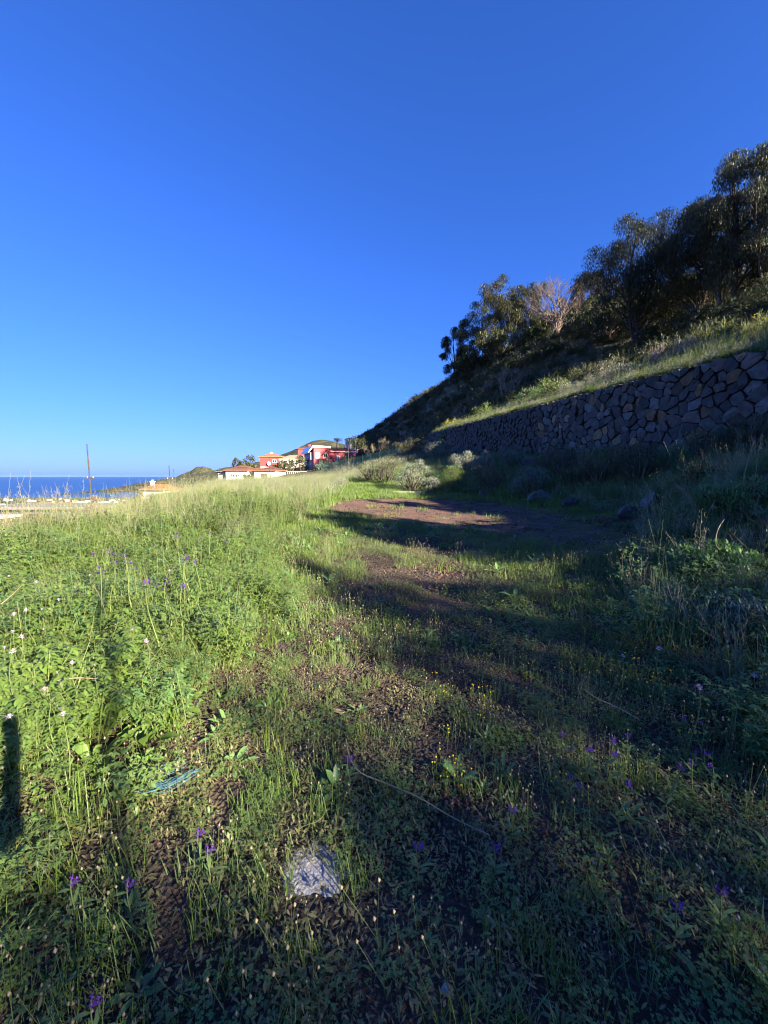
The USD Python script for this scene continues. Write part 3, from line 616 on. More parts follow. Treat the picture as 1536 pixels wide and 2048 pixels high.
grow('meadow_grass', 'bright green meadow grass on the left', [p_tallgrass(s, 44, .10, (.12, .34), L_grass, .0055, 4, None, (.3, .5)) for s in range(3)] + [p_grass(s, 50, .10, (.10, .26), .005) for s in range(3, 6)], x, y, lush(x, y) * np.clip(nz(x, y, 1.4, 59) * 2 - .4, 0.05, 1), (.7, 1.3))
x, y = uniform_wedge(26, 7.0, 16)
grow('meadow_plants', 'leafy meadow plants in the middle of the left field', [p_leafy(s, 18, .22, (.22, .5), (.035, .06), None, True, 8) for s in range(10, 13)] + [p_leafy(s, 18, .22, (.2, .44), (.03, .05), L_olive, True, 8) for s in range(13, 15)],
     x, y, lush(x, y) * np.clip(nz(x, y, .8, 60) * 2.1 - .45, 0.03, 1) * np.clip((15.5 - y) / 6, 0, 1), (.7, 1.25))
x, y = uniform_wedge(15, 6.0, 18)
grow('meadow_grass', 'pale grey-green tall grass in the left field', [p_tallgrass(s, 44, .17, (.22, .5), L_grey, .0085, 9) for s in range(10, 13)] + [p_tallgrass(s, 50, .17, (.2, .5), L_grass, .008, 5) for s in range(13, 16)] + [p_fine(s, 20, .2, (.25, .5), L_silver, (.02, .04), .008, 12) for s in range(16, 18)],
     x, y, lush(x, y) * np.clip(nz(x, y, .8, 61) * 2.0 - .3, 0.1, 1), (.7, 1.2), weights=[.16, .16, .16, .14, .14, .14, .05, .05])
x, y = uniform_wedge(8.0, 18, 52)
grow('meadow_grass', 'silvery tall grass on the crest of the left field', [p_tallgrass(s, 60, .32, (.25, .6), L_grey, .015, 10) for s in range(20, 23)] + [p_tallgrass(s, 60, .32, (.25, .55), L_grass, .015, 6) for s in range(23, 25)] + [p_fine(s, 22, .34, (.3, .62), L_silver, (.04, .07), .016, 12) for s in range(25, 27)],
     x, y, np.clip(lush(x, y) + (y > 30), 0, 1) * np.clip(nz(x, y, .4, 62) * 2.0 - .2, .15, 1) * (1 - bank(x, y) * (x > 0)), (.8, 1.3))
x, y = uniform_wedge(1.6, 5.5, 40)
grow('oat_grass', 'tall airy oat grass standing above the left field', [p_oat(s) for s in range(4)], x, y, np.clip(lush(x, y) - .3, 0, 1), (.8, 1.25), tilt=.18)

# the weedy bank on the right
x, y = uniform_wedge(30, .8, 9)
grow('bank_weeds', 'rough tangled green weeds on the right bank', [p_fine(s, 26, .18, (.18, .42), L_grassb, (.03, .06), .007, 12) for s in range(30, 33)] + [p_leafy(s, 16, .17, (.15, .4), (.022, .04), L_broad, True, 9) for s in range(33, 36)] + [p_tallgrass(s, 46, .15, (.2, .5), L_grassb, .006, 4) for s in range(36, 39)] + [p_fine(s, 24, .17, (.2, .4), L_glauc, (.02, .045), .006, 14) for s in range(39, 41)],
     x, y, bank(x, y) * np.clip(.3 + nz(x, y, 1.2, 64), .2, 1), (.7, 1.3), weights=[.1, .1, .1, .17, .17, .16, .07, .05, .04, .02, .02])
x, y = uniform_wedge(18, 8, 42)
grow('bank_weeds', 'dark green weeds and grass below the stone wall', [p_fine(s, 28, .28, (.2, .55), L_grassb, (.04, .08), .012, 12) for s in range(50, 53)] + [p_leafy(s, 18, .26, (.2, .5), (.035, .06), L_broad, True, 8) for s in range(53, 55)] + [p_tallgrass(s, 50, .26, (.2, .55), L_grassb, .011, 5) for s in range(55, 58)],
     x, y, bank(x, y) * np.clip(.15 + nz(x, y, .9, 65), .2, 1), (.7, 1.3))
x, y = uniform_wedge(4.5, 42, 72)
grow('bank_weeds', 'sunlit weeds and scrub beyond the far end of the stone wall', [p_fine(s, 26, .4, (.3, .7), L_olive, (.06, .12), .02, 12) for s in range(150, 152)] + [p_tallgrass(s, 50, .4, (.3, .7), L_grey, .018, 6) for s in range(152, 154)] + [p_fine(s, 26, .4, (.3, .7), L_silver, (.06, .1), .02, 12) for s in range(154, 155)], x, y, np.clip(bank(x, y) * (x < toe_x(y) + 1), 0, 1), (.8, 1.6))
x, y = uniform_wedge(2.2, 3.5, 14)
grow('oat_grass', 'tall oat grass on the right bank', [p_oat(s) for s in range(10, 14)], x, y, bank(x, y) * (x > 3.2) * np.clip(nz(x, y, .6, 66) * 2.6 - .7, 0, 1), (.8, 1.2), tilt=.2)

# wispy tall grass against the sea and the sky along the crest
g = np.random.default_rng(66); n = 230; u = 570 - 620 * g.uniform(0, 1, n) ** 1.0; f = np.interp(u, [-60, 0, 190, 330, 480, 560], [6.0, 6.6, 9.0, 13, 22, 30]) * g.uniform(.75, 1.25, n); x = (u - 768) / FPX * f
grow('tall_grass', 'wispy tall flowering grass along the crest of the left field', [p_oat(s, 3, .06, (1.0, 1.55)) for s in range(60, 65)], x, f, np.where(u < 200, .6, 1.0), (.75, 1.15), tilt=.14)
# ------------------------------------------------------------------ trees: tapered trunk, limbs, leaf sprays hanging at their ends
L_euc = leaf_mat('eucalyptus_leaves', [(.034, .043, .022), (.066, .073, .038), (.13, .13, .073)], .18, .45, .4, .35)
L_euc2 = leaf_mat('grey_eucalyptus_leaves', [(.06, .066, .035), (.10, .105, .06), (.17, .165, .10)], .18, .5, .35, .35)
L_dusty = leaf_mat('dusty_leaves', [(.10, .09, .06), (.15, .135, .09), (.23, .205, .145)], .15, .7, .2, .35)
def bent(p, q, rng, sag=.0, wob=.06, n=6):
    t = np.linspace(0, 1, n + 1)[:, None]; L = np.linalg.norm(q - p); P = p + (q - p) * t
    k = np.sin(np.pi * t) * rng.normal(0, wob, 3) * L + np.sin(2 * np.pi * t) * rng.normal(0, wob * .5, 3) * L
    P = P + k; P[:, 2] -= (sag * L * np.sin(np.pi * t))[:, 0]
    return P
def sprays(g, c, r, n, leaf, hang, wratio):
    """n leaves round the clump centre c: most near its outside, drooping."""
    d = dirs(g, n, -60, 90); rad = r * g.uniform(.05, 1.0, n) ** .5
    p = c + d * rad[:, None] * np.array([1, 1, g.uniform(.55, 1.15)])
    az = g.uniform(0, 2 * np.pi, n); el = np.radians(g.normal(-55 * hang + 20 * (1 - hang), 28, n))
    q = np.stack([np.cos(az) * np.cos(el), np.sin(az) * np.cos(el), np.sin(el)], -1)
    L = leaf * g.uniform(.65, 1.35, n)
    return blades(p, q, L, L * wratio, .12, 2, 'lance', rng=g)
def tree(name, seed, base, tip, crown, leaf_m, bark_m, leaf=.25, leaves=4600, clumps=22, hang=.7, wratio=.22, trunk_r=.22, stems=1, twigs=0, label=None, group=None, cat='tree'):
    """base, tip: world points. crown: (start of the crown along the trunk 0..1, half width at its widest, thickness in depth)."""
    g = np.random.default_rng(seed); base = np.asarray(base, float); tip = np.asarray(tip, float); H = np.linalg.norm(tip - base)
    root = thing(name, base, label=label, cat=cat, group=group)
    B, T = np.zeros(3), tip - base; wood, leavesm, bare_ = [], [], []
    axis = T / H
    paths = []
    for s in range(stems):
        b = B + (disc(g, 1, .25 * (stems > 1))[0]); t = T + (g.normal(0, crown[1] * .45, 3) * np.array([1, .6, .25]) if s else 0)
        if s: t = b + (t - b) * g.uniform(.7, .98)
        P = bent(b - [0, 0, .4], t, g, 0, .045, 9); rr = trunk_r * (1 if s == 0 else .75)
        wood.append(tube(P, np.linspace(rr, rr * .16, 10) * np.r_[1.35, np.ones(9)], 7)); paths.append(P)
    cs = []
    tries = 0
    while len(cs) < clumps and tries < 4000:
        tries += 1
        t = g.uniform(crown[0], 1.06); w = crown[1] * math.sin(math.pi * min(1, max(.12, (t - crown[0]) / (1.1 - crown[0]) * .82 + .16))) 
        c = axis * H * t + np.array([g.uniform(-1, 1) * w, g.uniform(-1, 1) * w * crown[2], g.normal(0, .03 * H)])
        r = g.uniform(.55, 1.1) * crown[1] * .40
        if all(np.linalg.norm(c - c2) > .74 * (r + r2) for c2, r2 in cs): cs.append((c, r))
    for c, r in cs:
        P = paths[int(g.integers(len(paths)))]
        # the limb leaves the trunk below the clump
        k = int(np.clip(np.searchsorted(P @ axis, c @ axis - np.linalg.norm(c - axis * (c @ axis)) * 1.0 - .08 * H), 2, 8))
        Q = bent(P[k], c, g, -.06, .07, 6); wood.append(tube(Q, np.linspace(trunk_r * .34, .018, 7), 5))
        for j in range(4 + twigs):
            d = dirs(g, 1, -25, 80)[0]; e = c + d * r * g.uniform(.6, 1.0)
            (bare_ if twigs else wood).append(tube(bent(Q[g.integers(3, 6)], e, g, 0, .06, 3), np.linspace(.03, .01, 4), 3))
        if leaves: leavesm.append(sprays(g, c, r * 1.12, max(20, int(1.8 * leaves * r * r / sum(q * q for _, q in cs))), leaf, hang, wratio))
    obj('trunk', cat_mesh(wood), bark_m, root, smooth=True)
    if bare_: obj('twigs', cat_mesh(bare_), bark_m, root, smooth=True)
    if leavesm: obj('crown', cat_mesh(leavesm), leaf_m, root, smooth=True)
    return root
def hill_at(u, v, fwd):
    p = at(u, v, fwd * K); p[2] = float(hill_z(p[0], p[1])) if p[0] > toe_x(p[1]) else float(ground_z(p[0], p[1])); return p
def htree(name, seed, base, top, spread, **k):
    """base (u, v, distance), top (u, v): spread is the crown's half width in the survey's pixels."""
    b = hill_at(*base); t = at(top[0], top[1], base[2] * K); w = spread * base[2] * K / FPX; k['leaf'] = k.get('leaf', .25) * K * .8; k['leaves'] = int(k.get('leaves', 4000) * 2.6); k['trunk_r'] = k.get('trunk_r', .2) * K
    return tree(name, seed, b, t, (k.pop('start', .3), w, k.pop('depth', .8)), **k)
htree('eucalyptus_tree', 101, (908, 748, 80), (905, 668), 24, leaf_m=L_euc, bark_m=M_bark, leaf=.42, leaves=2600, clumps=15, trunk_r=.16, stems=3, start=.15, label='narrow dark tree at the left end of the hilltop grove')
htree('eucalyptus_tree', 102, (945, 746, 78), (938, 648), 30, leaf_m=L_euc, bark_m=M_bark, leaf=.42, leaves=2600, clumps=15, trunk_r=.17, stems=2, start=.2, label='thin dark tree beside the narrow one on the hilltop, second from the left')
htree('eucalyptus_tree', 103, (975, 738, 74), (1000, 572), 46, leaf_m=L_euc2, bark_m=M_bark, leaf=.42, leaves=5200, clumps=30, trunk_r=.24, stems=2, start=.28, label='olive tree with a tall tuft leaning right above its crown')
htree('eucalyptus_tree', 104, (1020, 726, 72), (1052, 582), 44, leaf_m=L_euc2, bark_m=M_bark, leaf=.40, leaves=5200, clumps=24, trunk_r=.24, stems=2, start=.35, label='rounded olive tree in the middle of the hilltop grove, right of the tall tuft')
htree('bare_tree', 105, (1108, 702, 57), (1116, 562), 50, leaf_m=None, bark_m=M_pinktwig, leaves=0, clumps=60, trunk_r=.13, stems=9, twigs=10, start=.35, label='leafless pinkish tree of fine upright branches on the hillside')
htree('eucalyptus_tree', 106, (1165, 690, 58), (1178, 556), 38, leaf_m=L_dusty, bark_m=M_pinktwig, leaf=.34, leaves=3600, clumps=22, trunk_r=.15, stems=3, twigs=2, start=.3, label='pale dusty tree just right of the leafless pinkish one')
htree('eucalyptus_tree', 107, (1278, 708, 37), (1272, 470), 92, leaf_m=L_euc, bark_m=M_bark, leaf=.27, leaves=9500, clumps=32, trunk_r=.26, stems=2, start=.3, label='large dark broad-crowned tree with a pale twisted trunk above the wall')
htree('eucalyptus_tree', 108, (1342, 695, 34), (1412, 425), 80, leaf_m=L_euc, bark_m=M_bark, leaf=.25, leaves=9000, clumps=30, trunk_r=.22, start=.35, label='dark tree leaning right behind the wall, between the broad-crowned tree and the tallest ones')
htree('eucalyptus_tree', 109, (1455, 660, 30), (1468, 352), 78, leaf_m=L_euc, bark_m=M_bark, leaf=.23, leaves=9000, clumps=30, hang=.95, trunk_r=.22, stems=2, start=.32, label='tall dark tree with hanging sprays near the right edge')
htree('eucalyptus_tree', 110, (1560, 640, 27), (1540, 305), 84, leaf_m=L_euc, bark_m=M_bark, leaf=.22, leaves=9000, clumps=30, hang=1.0, trunk_r=.24, stems=2, start=.3, label='tallest dark tree, cut off by the right edge of the picture')
htree('eucalyptus_tree', 111, (1660, 600, 27), (1660, 300), 90, leaf_m=L_euc, bark_m=M_bark, leaf=.22, leaves=6000, clumps=30, hang=1.0, trunk_r=.24, stems=2, start=.3, label='dark tree behind the tallest one at the right edge of the grove')
# pale fallen / dead limbs among them
def dead_limb(seed, base, top, label):
    g = np.random.default_rng(seed); b, t = hill_at(*base), at(top[0], top[1], base[2] * K); ms = []
    P = bent(b - [0, 0, .3], t, g, 0, .05, 7); ms.append(tube(P, np.linspace(.09, .03, 8), 5))
    for k in range(7):
        i = int(g.integers(3, 7)); e = P[i] + dirs(g, 1, 0, 70)[0] * g.uniform(.8, 2.2); ms.append(tube(bent(P[i], e, g, 0, .08, 4), np.linspace(.04, .012, 5), 4))
    V, F = cat_mesh(ms)
    return obj('dead_tree', (V, F), M_pinktwig, smooth=True, label=label, cat='dead tree')
dead_limb(201, (1030, 735, 66), (1012, 655), 'pale bare trunk standing in front of the olive trees on the hilltop')
dead_limb(202, (1345, 660, 32), (1395, 590), 'bare brown limb slanting between the dark trees on the right')
dead_limb(203, (1420, 640, 30), (1490, 575), 'tangle of bare brown branches under the tall trees at the right')

# ------------------------------------------------------------------ shrubs that can be told apart
def bush(name, seed, loc, r, h, m, leaves=1500, leaf=.06, wratio=.35, hang=.1, lumps=9, stem_m=None, label=None, group=None, cat='shrub', upright=0.0, bare=0, twig=1.0):
    g = np.random.default_rng(seed); root = thing(name, loc, g.uniform(0, 6.28), label=label, cat=cat, group=group)
    wood, lv = [], []
    for k in range(lumps):
        a = k * 2.4 + g.uniform(0, 1); q = r * math.sqrt((k + .4) / lumps) * .78; z = h * g.uniform(.2, .78) * (1 - .35 * (q / r) ** 2)
        c = np.array([q * math.cos(a), q * math.sin(a), z]); rr = r * g.uniform(.30, .46)
        wood.append(tube(bent(np.array([c[0] * .12, c[1] * .12, -.1]), c, g, 0, .08, 4), np.linspace(.025, .008, 5) * (1 + h * .6), 4))
        for j in range(5 + bare):
            e = c + dirs(g, 1, 10 + 40 * upright, 88)[0] * rr * twig * g.uniform(.8, 1.35); wood.append(tube(bent(c, e, g, 0, .05, 3), np.linspace(.010, .004, 4) * (1 + h * .4), 3))
        n = leaves // lumps
        if n:
            d = dirs(g, n, -50, 90); p = c + d * (rr * g.uniform(.3, 1.05, n) ** .6)[:, None] * np.array([1, 1, .8 + .6 * upright]); p[:, 2] = np.maximum(p[:, 2], .03)
            az = g.uniform(0, 6.28, n); el = np.radians(g.normal(35 - 70 * hang, 30, n)); q2 = np.stack([np.cos(az) * np.cos(el), np.sin(az) * np.cos(el), np.sin(el)], -1)
            L = leaf * g.uniform(.65, 1.35, n); lv.append(blades(p, norm(q2 + .4 * d), L, L * wratio, .1, 2, 'lance', rng=g))
    obj('stems', cat_mesh(wood), stem_m or M_twig, root, smooth=True)
    if lv: obj('foliage', cat_mesh(lv), m, root, smooth=True)
    return root
def hbush(name, seed, u, v, fwd, rpx, hpx, m, **k):
    return bush(name, seed, hill_at(u, v, fwd), rpx * fwd * K / FPX, hpx * fwd * K / FPX, m, **{**k, 'leaf': k.get('leaf', .06) * K})
# under and between the trees
for s, u, v, f, r, h, m, lb in [(301, 1215, 690, 44, 52, 75, L_dark, 'dark bush left of the broad-crowned tree trunk'), (302, 1235, 660, 50, 44, 60, L_olive, 'olive bush behind the broad-crowned tree'), (303, 1308, 690, 36, 36, 48, L_dark, 'low dark bush between the two trunks above the wall'),
        (304, 1320, 660, 44, 46, 60, L_olive, 'tall olive bush behind the leaning tree'), (305, 1395, 672, 31, 46, 62, L_dark, 'dark bush to the right of the leaning trunk'), (306, 1430, 632, 38, 60, 70, L_scrub, 'wide dusty bush beneath the tall dark trees'),
        (307, 1480, 648, 27, 50, 60, L_dark, 'dark glossy bush behind the yellow flowers on the wall'), (308, 1500, 610, 34, 70, 70, L_scrub, 'big brownish bush under the tallest tree'), (309, 1565, 640, 24, 60, 80, L_olive, 'olive bush at the right edge above the flowers'),
        (310, 1150, 676, 60, 46, 60, L_scrub, 'dusty bush at the foot of the pale dusty tree'), (311, 1066, 704, 62, 26, 36, L_dark, 'dark bush at the foot of the leafless tree'), (312, 990, 738, 70, 40, 60, L_olive, 'olive bush at the foot of the tall tufted tree'),
        (313, 1045, 722, 64, 30, 34, L_glauc, 'small blue-green bush on the bare ledge of the hilltop'), (314, 940, 750, 74, 34, 34, L_dark, 'dark bush under the thin trees at the left end of the grove'), (315, 1180, 700, 50, 50, 50, L_dark, 'dark low bush in the shade below the dusty tree'),
        (316, 1250, 640, 56, 40, 40, L_scrub, 'dusty bush on the ridge seen through the trees'), (317, 1370, 620, 48, 40, 44, L_scrub, 'brown scrub on the ridge between the dark trees'), (318, 1085, 672, 68, 30, 40, L_scrub, 'dusty shrub behind the leafless tree')]:
    hbush('hillside_bush', s, u, v, f, r, h, m, leaves=2600, leaf=.0085 * f, lumps=14, label=lb)
# on the strip above the wall and beyond its end
hbush('broom_bush', 330, 1020, 800, 42, 32, 58, L_olive, leaves=900, leaf=.22, wratio=.12, lumps=14, upright=1, bare=16, label='twiggy upright broom bush rising above the middle of the wall strip')
hbush('broom_bush', 331, 925, 850, 44, 26, 40, L_olive, leaves=700, leaf=.2, wratio=.12, lumps=10, upright=1, bare=12, label='twiggy broom bush above the far part of the wall')
hbush('broom_bush', 332, 815, 905, 52, 22, 50, L_olive, leaves=700, leaf=.2, wratio=.12, lumps=10, upright=1, bare=14, label='twiggy bush standing left of the far end of the wall')
hbush('broom_bush', 333, 770, 900, 64, 20, 40, L_scrub, leaves=700, leaf=.25, wratio=.12, lumps=10, upright=1, bare=12, label='pale twiggy bush near the green net fence')
hbush('broom_bush', 334, 740, 910, 68, 22, 38, L_scrub, leaves=700, leaf=.25, wratio=.12, lumps=10, upright=1, bare=12, label='pale twiggy bush right of the pink house')
hbush('green_shrub', 335, 1110, 800, 27, 40, 26, L_lush, leaves=1500, leaf=.12, wratio=.5, lumps=12, label='bright green shrub spilling over the wall top')
hbush('green_shrub', 336, 1060, 815, 31, 34, 24, L_broad, leaves=1300, leaf=.12, wratio=.5, lumps=10, label='mid green shrub on the wall top left of the bright one')
hbush('silver_shrub', 337, 1225, 752, 19, 44, 34, L_silver, leaves=1900, leaf=.07, wratio=.3, lumps=13, label='silvery shrub on the wall top left of the prickly pear')
hbush('silver_shrub', 338, 1180, 775, 22, 36, 26, L_silver, leaves=1500, leaf=.08, wratio=.3, lumps=11, label='silvery shrub on the wall top beside the bright green shrub')
hbush('dry_shrub', 339, 1330, 715, 17.5, 38, 34, L_straw, leaves=500, leaf=.06, wratio=.15, lumps=12, upright=.7, bare=14, label='dry brownish twiggy shrub on the wall top right of the prickly pear')
hbush('flowering_shrub', 340, 1440, 688, 14.5, 46, 34, L_yellow, leaves=900, leaf=.035, wratio=.7, lumps=14, bare=10, stem_m=L_stem, label='yellow-flowered plants above the right part of the wall')
hbush('flowering_shrub', 341, 1520, 668, 12.5, 44, 34, L_yellow, leaves=700, leaf=.03, wratio=.7, lumps=14, bare=10, stem_m=L_stem, label='yellow-flowered plants above the wall at the right edge')
hbush('flowering_shrub', 342, 905, 868, 39.5, 22, 18, L_yellow, leaves=500, leaf=.09, wratio=.6, lumps=10, bare=8, stem_m=L_stem, label='small yellow-flowered bush above the far end of the wall')

hbush('silver_shrub', 343, 1140, 792, 25, 30, 24, L_silver, leaves=1500, leaf=.08, wratio=.3, lumps=11, label='silvery shrub on the wall top right of the bright green shrub')
hbush('green_shrub', 344, 968, 842, 36, 26, 20, L_lush, leaves=1200, leaf=.12, wratio=.5, lumps=10, label='yellow-green shrub on the wall top left of the twiggy broom bush')
hbush('silver_shrub', 345, 1385, 700, 15.5, 40, 30, L_silver, leaves=1500, leaf=.06, wratio=.3, lumps=11, label='silvery shrub on the wall top just left of the yellow flowers')
hbush('green_shrub', 346, 1290, 735, 18.5, 34, 22, L_lush, leaves=1200, leaf=.07, wratio=.5, lumps=10, label='leafy green shrub at the right of the prickly pear')
# ------------------------------------------------------------------ prickly pear on the wall top
def prickly_pear(loc, seed, label):
    g = np.random.default_rng(seed); root = thing('prickly_pear', loc, label=label, cat='cactus')
    v, f = trimesh.creation.icosphere(2).vertices.copy(), trimesh.creation.icosphere(2).faces
    for k in range(11):
        L, W = g.uniform(.30, .42), g.uniform(.17, .23)
        q = v * np.array([W / 2, .022, L / 2]); q[:, 0] *= 1 + .25 * q[:, 2] / L; q[:, 2] += L / 2
        lean = g.uniform(-.85, .85); c, s = math.cos(lean), math.sin(lean); q = q @ np.array([[c, 0, -s], [0, 1, 0], [s, 0, c]])
        a = g.uniform(-1.2, 1.2); c, s = math.cos(a), math.sin(a); q = q @ np.array([[c, s, 0], [-s, c, 0], [0, 0, 1]])
        off = disc(g, 1, .32)[0] * np.array([1.6, 1, 0]); off[2] = 0 if k < 7 else g.uniform(.22, .3)
        obj('pad', (q + off, f), L_glauc, root, smooth=True)
    return root
prickly_pear(hill_at(1278, 748, 17.6) - [0, 0, .05], 5, 'prickly pear cactus with pale oval pads growing on the wall top')

# ------------------------------------------------------------------ scrub cover of the hillside
y = K * rng.uniform(-12, 125, 30000); t = K * (62 * rng.uniform(0, 1, 30000) ** 1.5 + .5); x = toe_x(y) + t
ok = (rng.uniform(0, 1, len(y)) < np.clip(.16 + .5 * nz(x, y, .16, 70), 0, 1)) & (np.abs(x) < 1.15 * (np.abs(y) + 8)); x, y, t = x[ok], y[ok], t[ok]
low_ = (t < 7 * K) & (y < 41 * K)
def sc(m): return x[m], y[m], hill_z(x[m], y[m]) - .05
pr = [p_fine(s, 22, .5, (.35, .9), L_scrub, (.08, .16), .03, 12) for s in range(3)] + [p_fine(s, 22, .5, (.35, .8), L_olive, (.08, .16), .032, 12) for s in range(3, 5)] + [p_leafy(s, 16, .5, (.3, .8), (.09, .16), L_dark, True, 8) for s in range(5, 8)] + [p_fine(s, 20, .5, (.3, .7), L_silver, (.08, .15), .03, 10) for s in range(8, 9)] + [p_rosette(s, 16, (.5, .9), (.06, .09), L_glauc, 15, 80) for s in range(9, 10)]
X_, Y_, Z_ = sc(~low_); n = len(X_)
scatter('hillside_scrub', pr, np.stack([X_, Y_, Z_], 1), rng.choice(len(pr), n, p=[.13, .13, .13, .12, .12, .11, .11, .1, .03, .02]), rng.uniform(0, 6.28, n), rng.uniform(.7, 1.7, n) * K, rng.normal(0, .15, (n, 2)), 'low dusty scrub covering the hillside')
y = K * rng.uniform(3, 41, 14000); t = K * (7.5 * rng.uniform(0, 1, 14000) ** 1.4 + .25); x = toe_x(y) + t
ok = rng.uniform(0, 1, len(y)) < np.clip(1.05 - t / 9 / K, 0, 1) * np.clip(14 / (y / K + 4), 0.25, 1); x, y, t = x[ok], y[ok], t[ok]
pr = [p_tallgrass(s, 50, .22, (.2, .45), L_grass, .010, 2) for s in range(80, 83)] + [p_tallgrass(s, 50, .22, (.2, .5), L_grey, .010, 4) for s in range(83, 85)] + [p_fine(s, 20, .24, (.2, .5), L_silver, (.03, .06), .011, 12) for s in range(85, 87)] + [p_leafy(s, 14, .22, (.15, .4), (.04, .07), L_lush, True, 8) for s in range(87, 89)] + [p_fine(s, 20, .24, (.2, .5), L_scrub, (.03, .07), .012, 12) for s in range(89, 90)]
X_, Y_, Z_ = x, y, hill_z(x, y) - .03; n = len(x)
scatter('terrace_grass', pr, np.stack([X_, Y_, Z_], 1), rng.choice(len(pr), n, p=[.13, .13, .12, .07, .07, .09, .09, .12, .12, .06]), rng.uniform(0, 6.28, n), rng.uniform(.6, 1.2, n) * 1.15, rng.normal(0, .15, (n, 2)), 'grass and mixed herbs along the top of the stone wall')
# ------------------------------------------------------------------ what stands behind and to the right of the photographer: the row of tall shrubs on the terrace, a post, the photographer
_ta = math.tan(SUN_EL)
def shade_point(w, t): return np.array([w * .678 - t * .735, w * .735 + t * .678])
def tall_shrub(name, seed, w, t, half, beyond, label, m=None, leaves=9000, thick=.6, group=None):
    """A shrub on the terrace whose top shades the field point (w, t)."""
    P = shade_point(w, t); s = np.arange(5, 60, .05); q = P[None] + s[:, None] * SUN_AZ
    k = int(np.argmax(q[:, 0] > wall_x(q[:, 1]) + .4)); s = s[k] + beyond; Q = P + s * SUN_AZ
    top = float(ground_z(*P)) + s * _ta; z0 = float(hill_z(*Q)); h = top - z0
    g = np.random.default_rng(seed); root = thing(name, (Q[0], Q[1], z0), label=label, cat='shrub', group=group)
    wood, lv = [tube(bent(np.array([0, 0, -.3]), np.array([0, 0, h * .8]), g, 0, .05, 6), np.linspace(.07, .015, 7), 5)], []
    A = np.array([.678, .735, 0]); D = np.array([.735, -.678, 0]); nl = int(max(14, 11 * h)); flat = t < 3
    for k in range(nl):
        z = h * g.uniform(.05, .90) if k > 2 else h * .88; wid = half * (1 - (.15 if flat else .55) * (z / h) ** 2)
        if flat and k % 3 == 0: z = h * g.uniform(.84, .95)
        c = A * g.uniform(-1, 1) * wid + D * g.uniform(-1, 1) * thick + [0, 0, z]; r = max(.34, half * g.uniform(.32, .5)) if z < h * .8 or flat else max(.16, half * .3)
        c[2] = min(c[2], h - r * 1.12 - .1)
        wood.append(tube(bent(np.array([0, 0, z * .6]), c, g, 0, .06, 4), np.linspace(.03, .01, 5), 4))
        n = int(((3.0 if w > 6 else 1.05) if not flat else .52) * 2 * half * h / .0042) // nl; d = dirs(g, n, -60, 90); p = c + d * (r * g.uniform(.2, 1.1, n) ** .6)[:, None]; L = .15 * g.uniform(.6, 1.4, n)
        lv.append(blades(p, dirs(g, n, -60, 50), L, L * .5, .1, 2, 'lance', rng=g))
    obj('stems', cat_mesh(wood), M_bark, root, smooth=True); obj('foliage', cat_mesh(lv), m or L_olive, root, smooth=True)
SHRUBS = [(-7.0, 1.5, 1.6), (-4.6, 2.0, 1.5), (-2.4, 2.3, 1.4), (-1.2, 2.5, .9), (-.5, 2.35, .7), (0.05, 2.15, .6), (.45, 1.95, .5), (.85, 1.7, .5), (1.25, 2.7, .24), (1.4, 1.6, .5), (1.8, 1.5, .5), (2.2, 1.9, .45), (2.6, 3.5, .42), (3.2, 5.3, .45), (3.65, 6.8, .32), (4.15, 4.6, .5), (4.8, 3.2, .55), (5.5, 2.6, .6),
          (6.7, 8.2, .7), (7.5, 10.2, .95), (8.5, 10.4, .9), (9.3, 8.2, .5), (9.9, 6.2, .5), (10.6, 5.9, .5), (11.3, 5.6, .5), (12.0, 5.9, .4), (12.6, 13.2, .38), (13.3, 11.5, .5), (13.9, 9.6, .4)]
for i, (w, t, half) in enumerate(SHRUBS):
    tall_shrub('tall_shrub', 700 + i, w, t, half, .8 + .5 * (i % 3), 'tall olive-green shrub behind the camera, known by the shadow it throws on the field', group='shrubs on the terrace behind the camera')
# a slim leaning post whose shadow lies on the left meadow
pb = shade_point(-.45, -6.0); pz = float(ground_z(*pb)); pt = shade_point(.9, -6.0)
post = thing('wooden_post', (pb[0], pb[1], pz), label='slim leaning wooden post behind the camera, its shadow a dark streak on the left meadow', cat='post')
ph = (5.9 + 6.0) * _ta - .1
obj('pole', tube(np.array([[0, 0, -.3], [(pt - pb)[0] * .5, (pt - pb)[1] * .5, ph * .5], [pt[0] - pb[0], pt[1] - pb[1], ph]]), [.032, .029, .026], 10), M_bark, post, smooth=True)
obj('cap', tube(np.array([[pt[0] - pb[0], pt[1] - pb[1], ph], [pt[0] - pb[0], pt[1] - pb[1], ph + .05]]), [.045, .03], 10), M_twig, post, smooth=True)
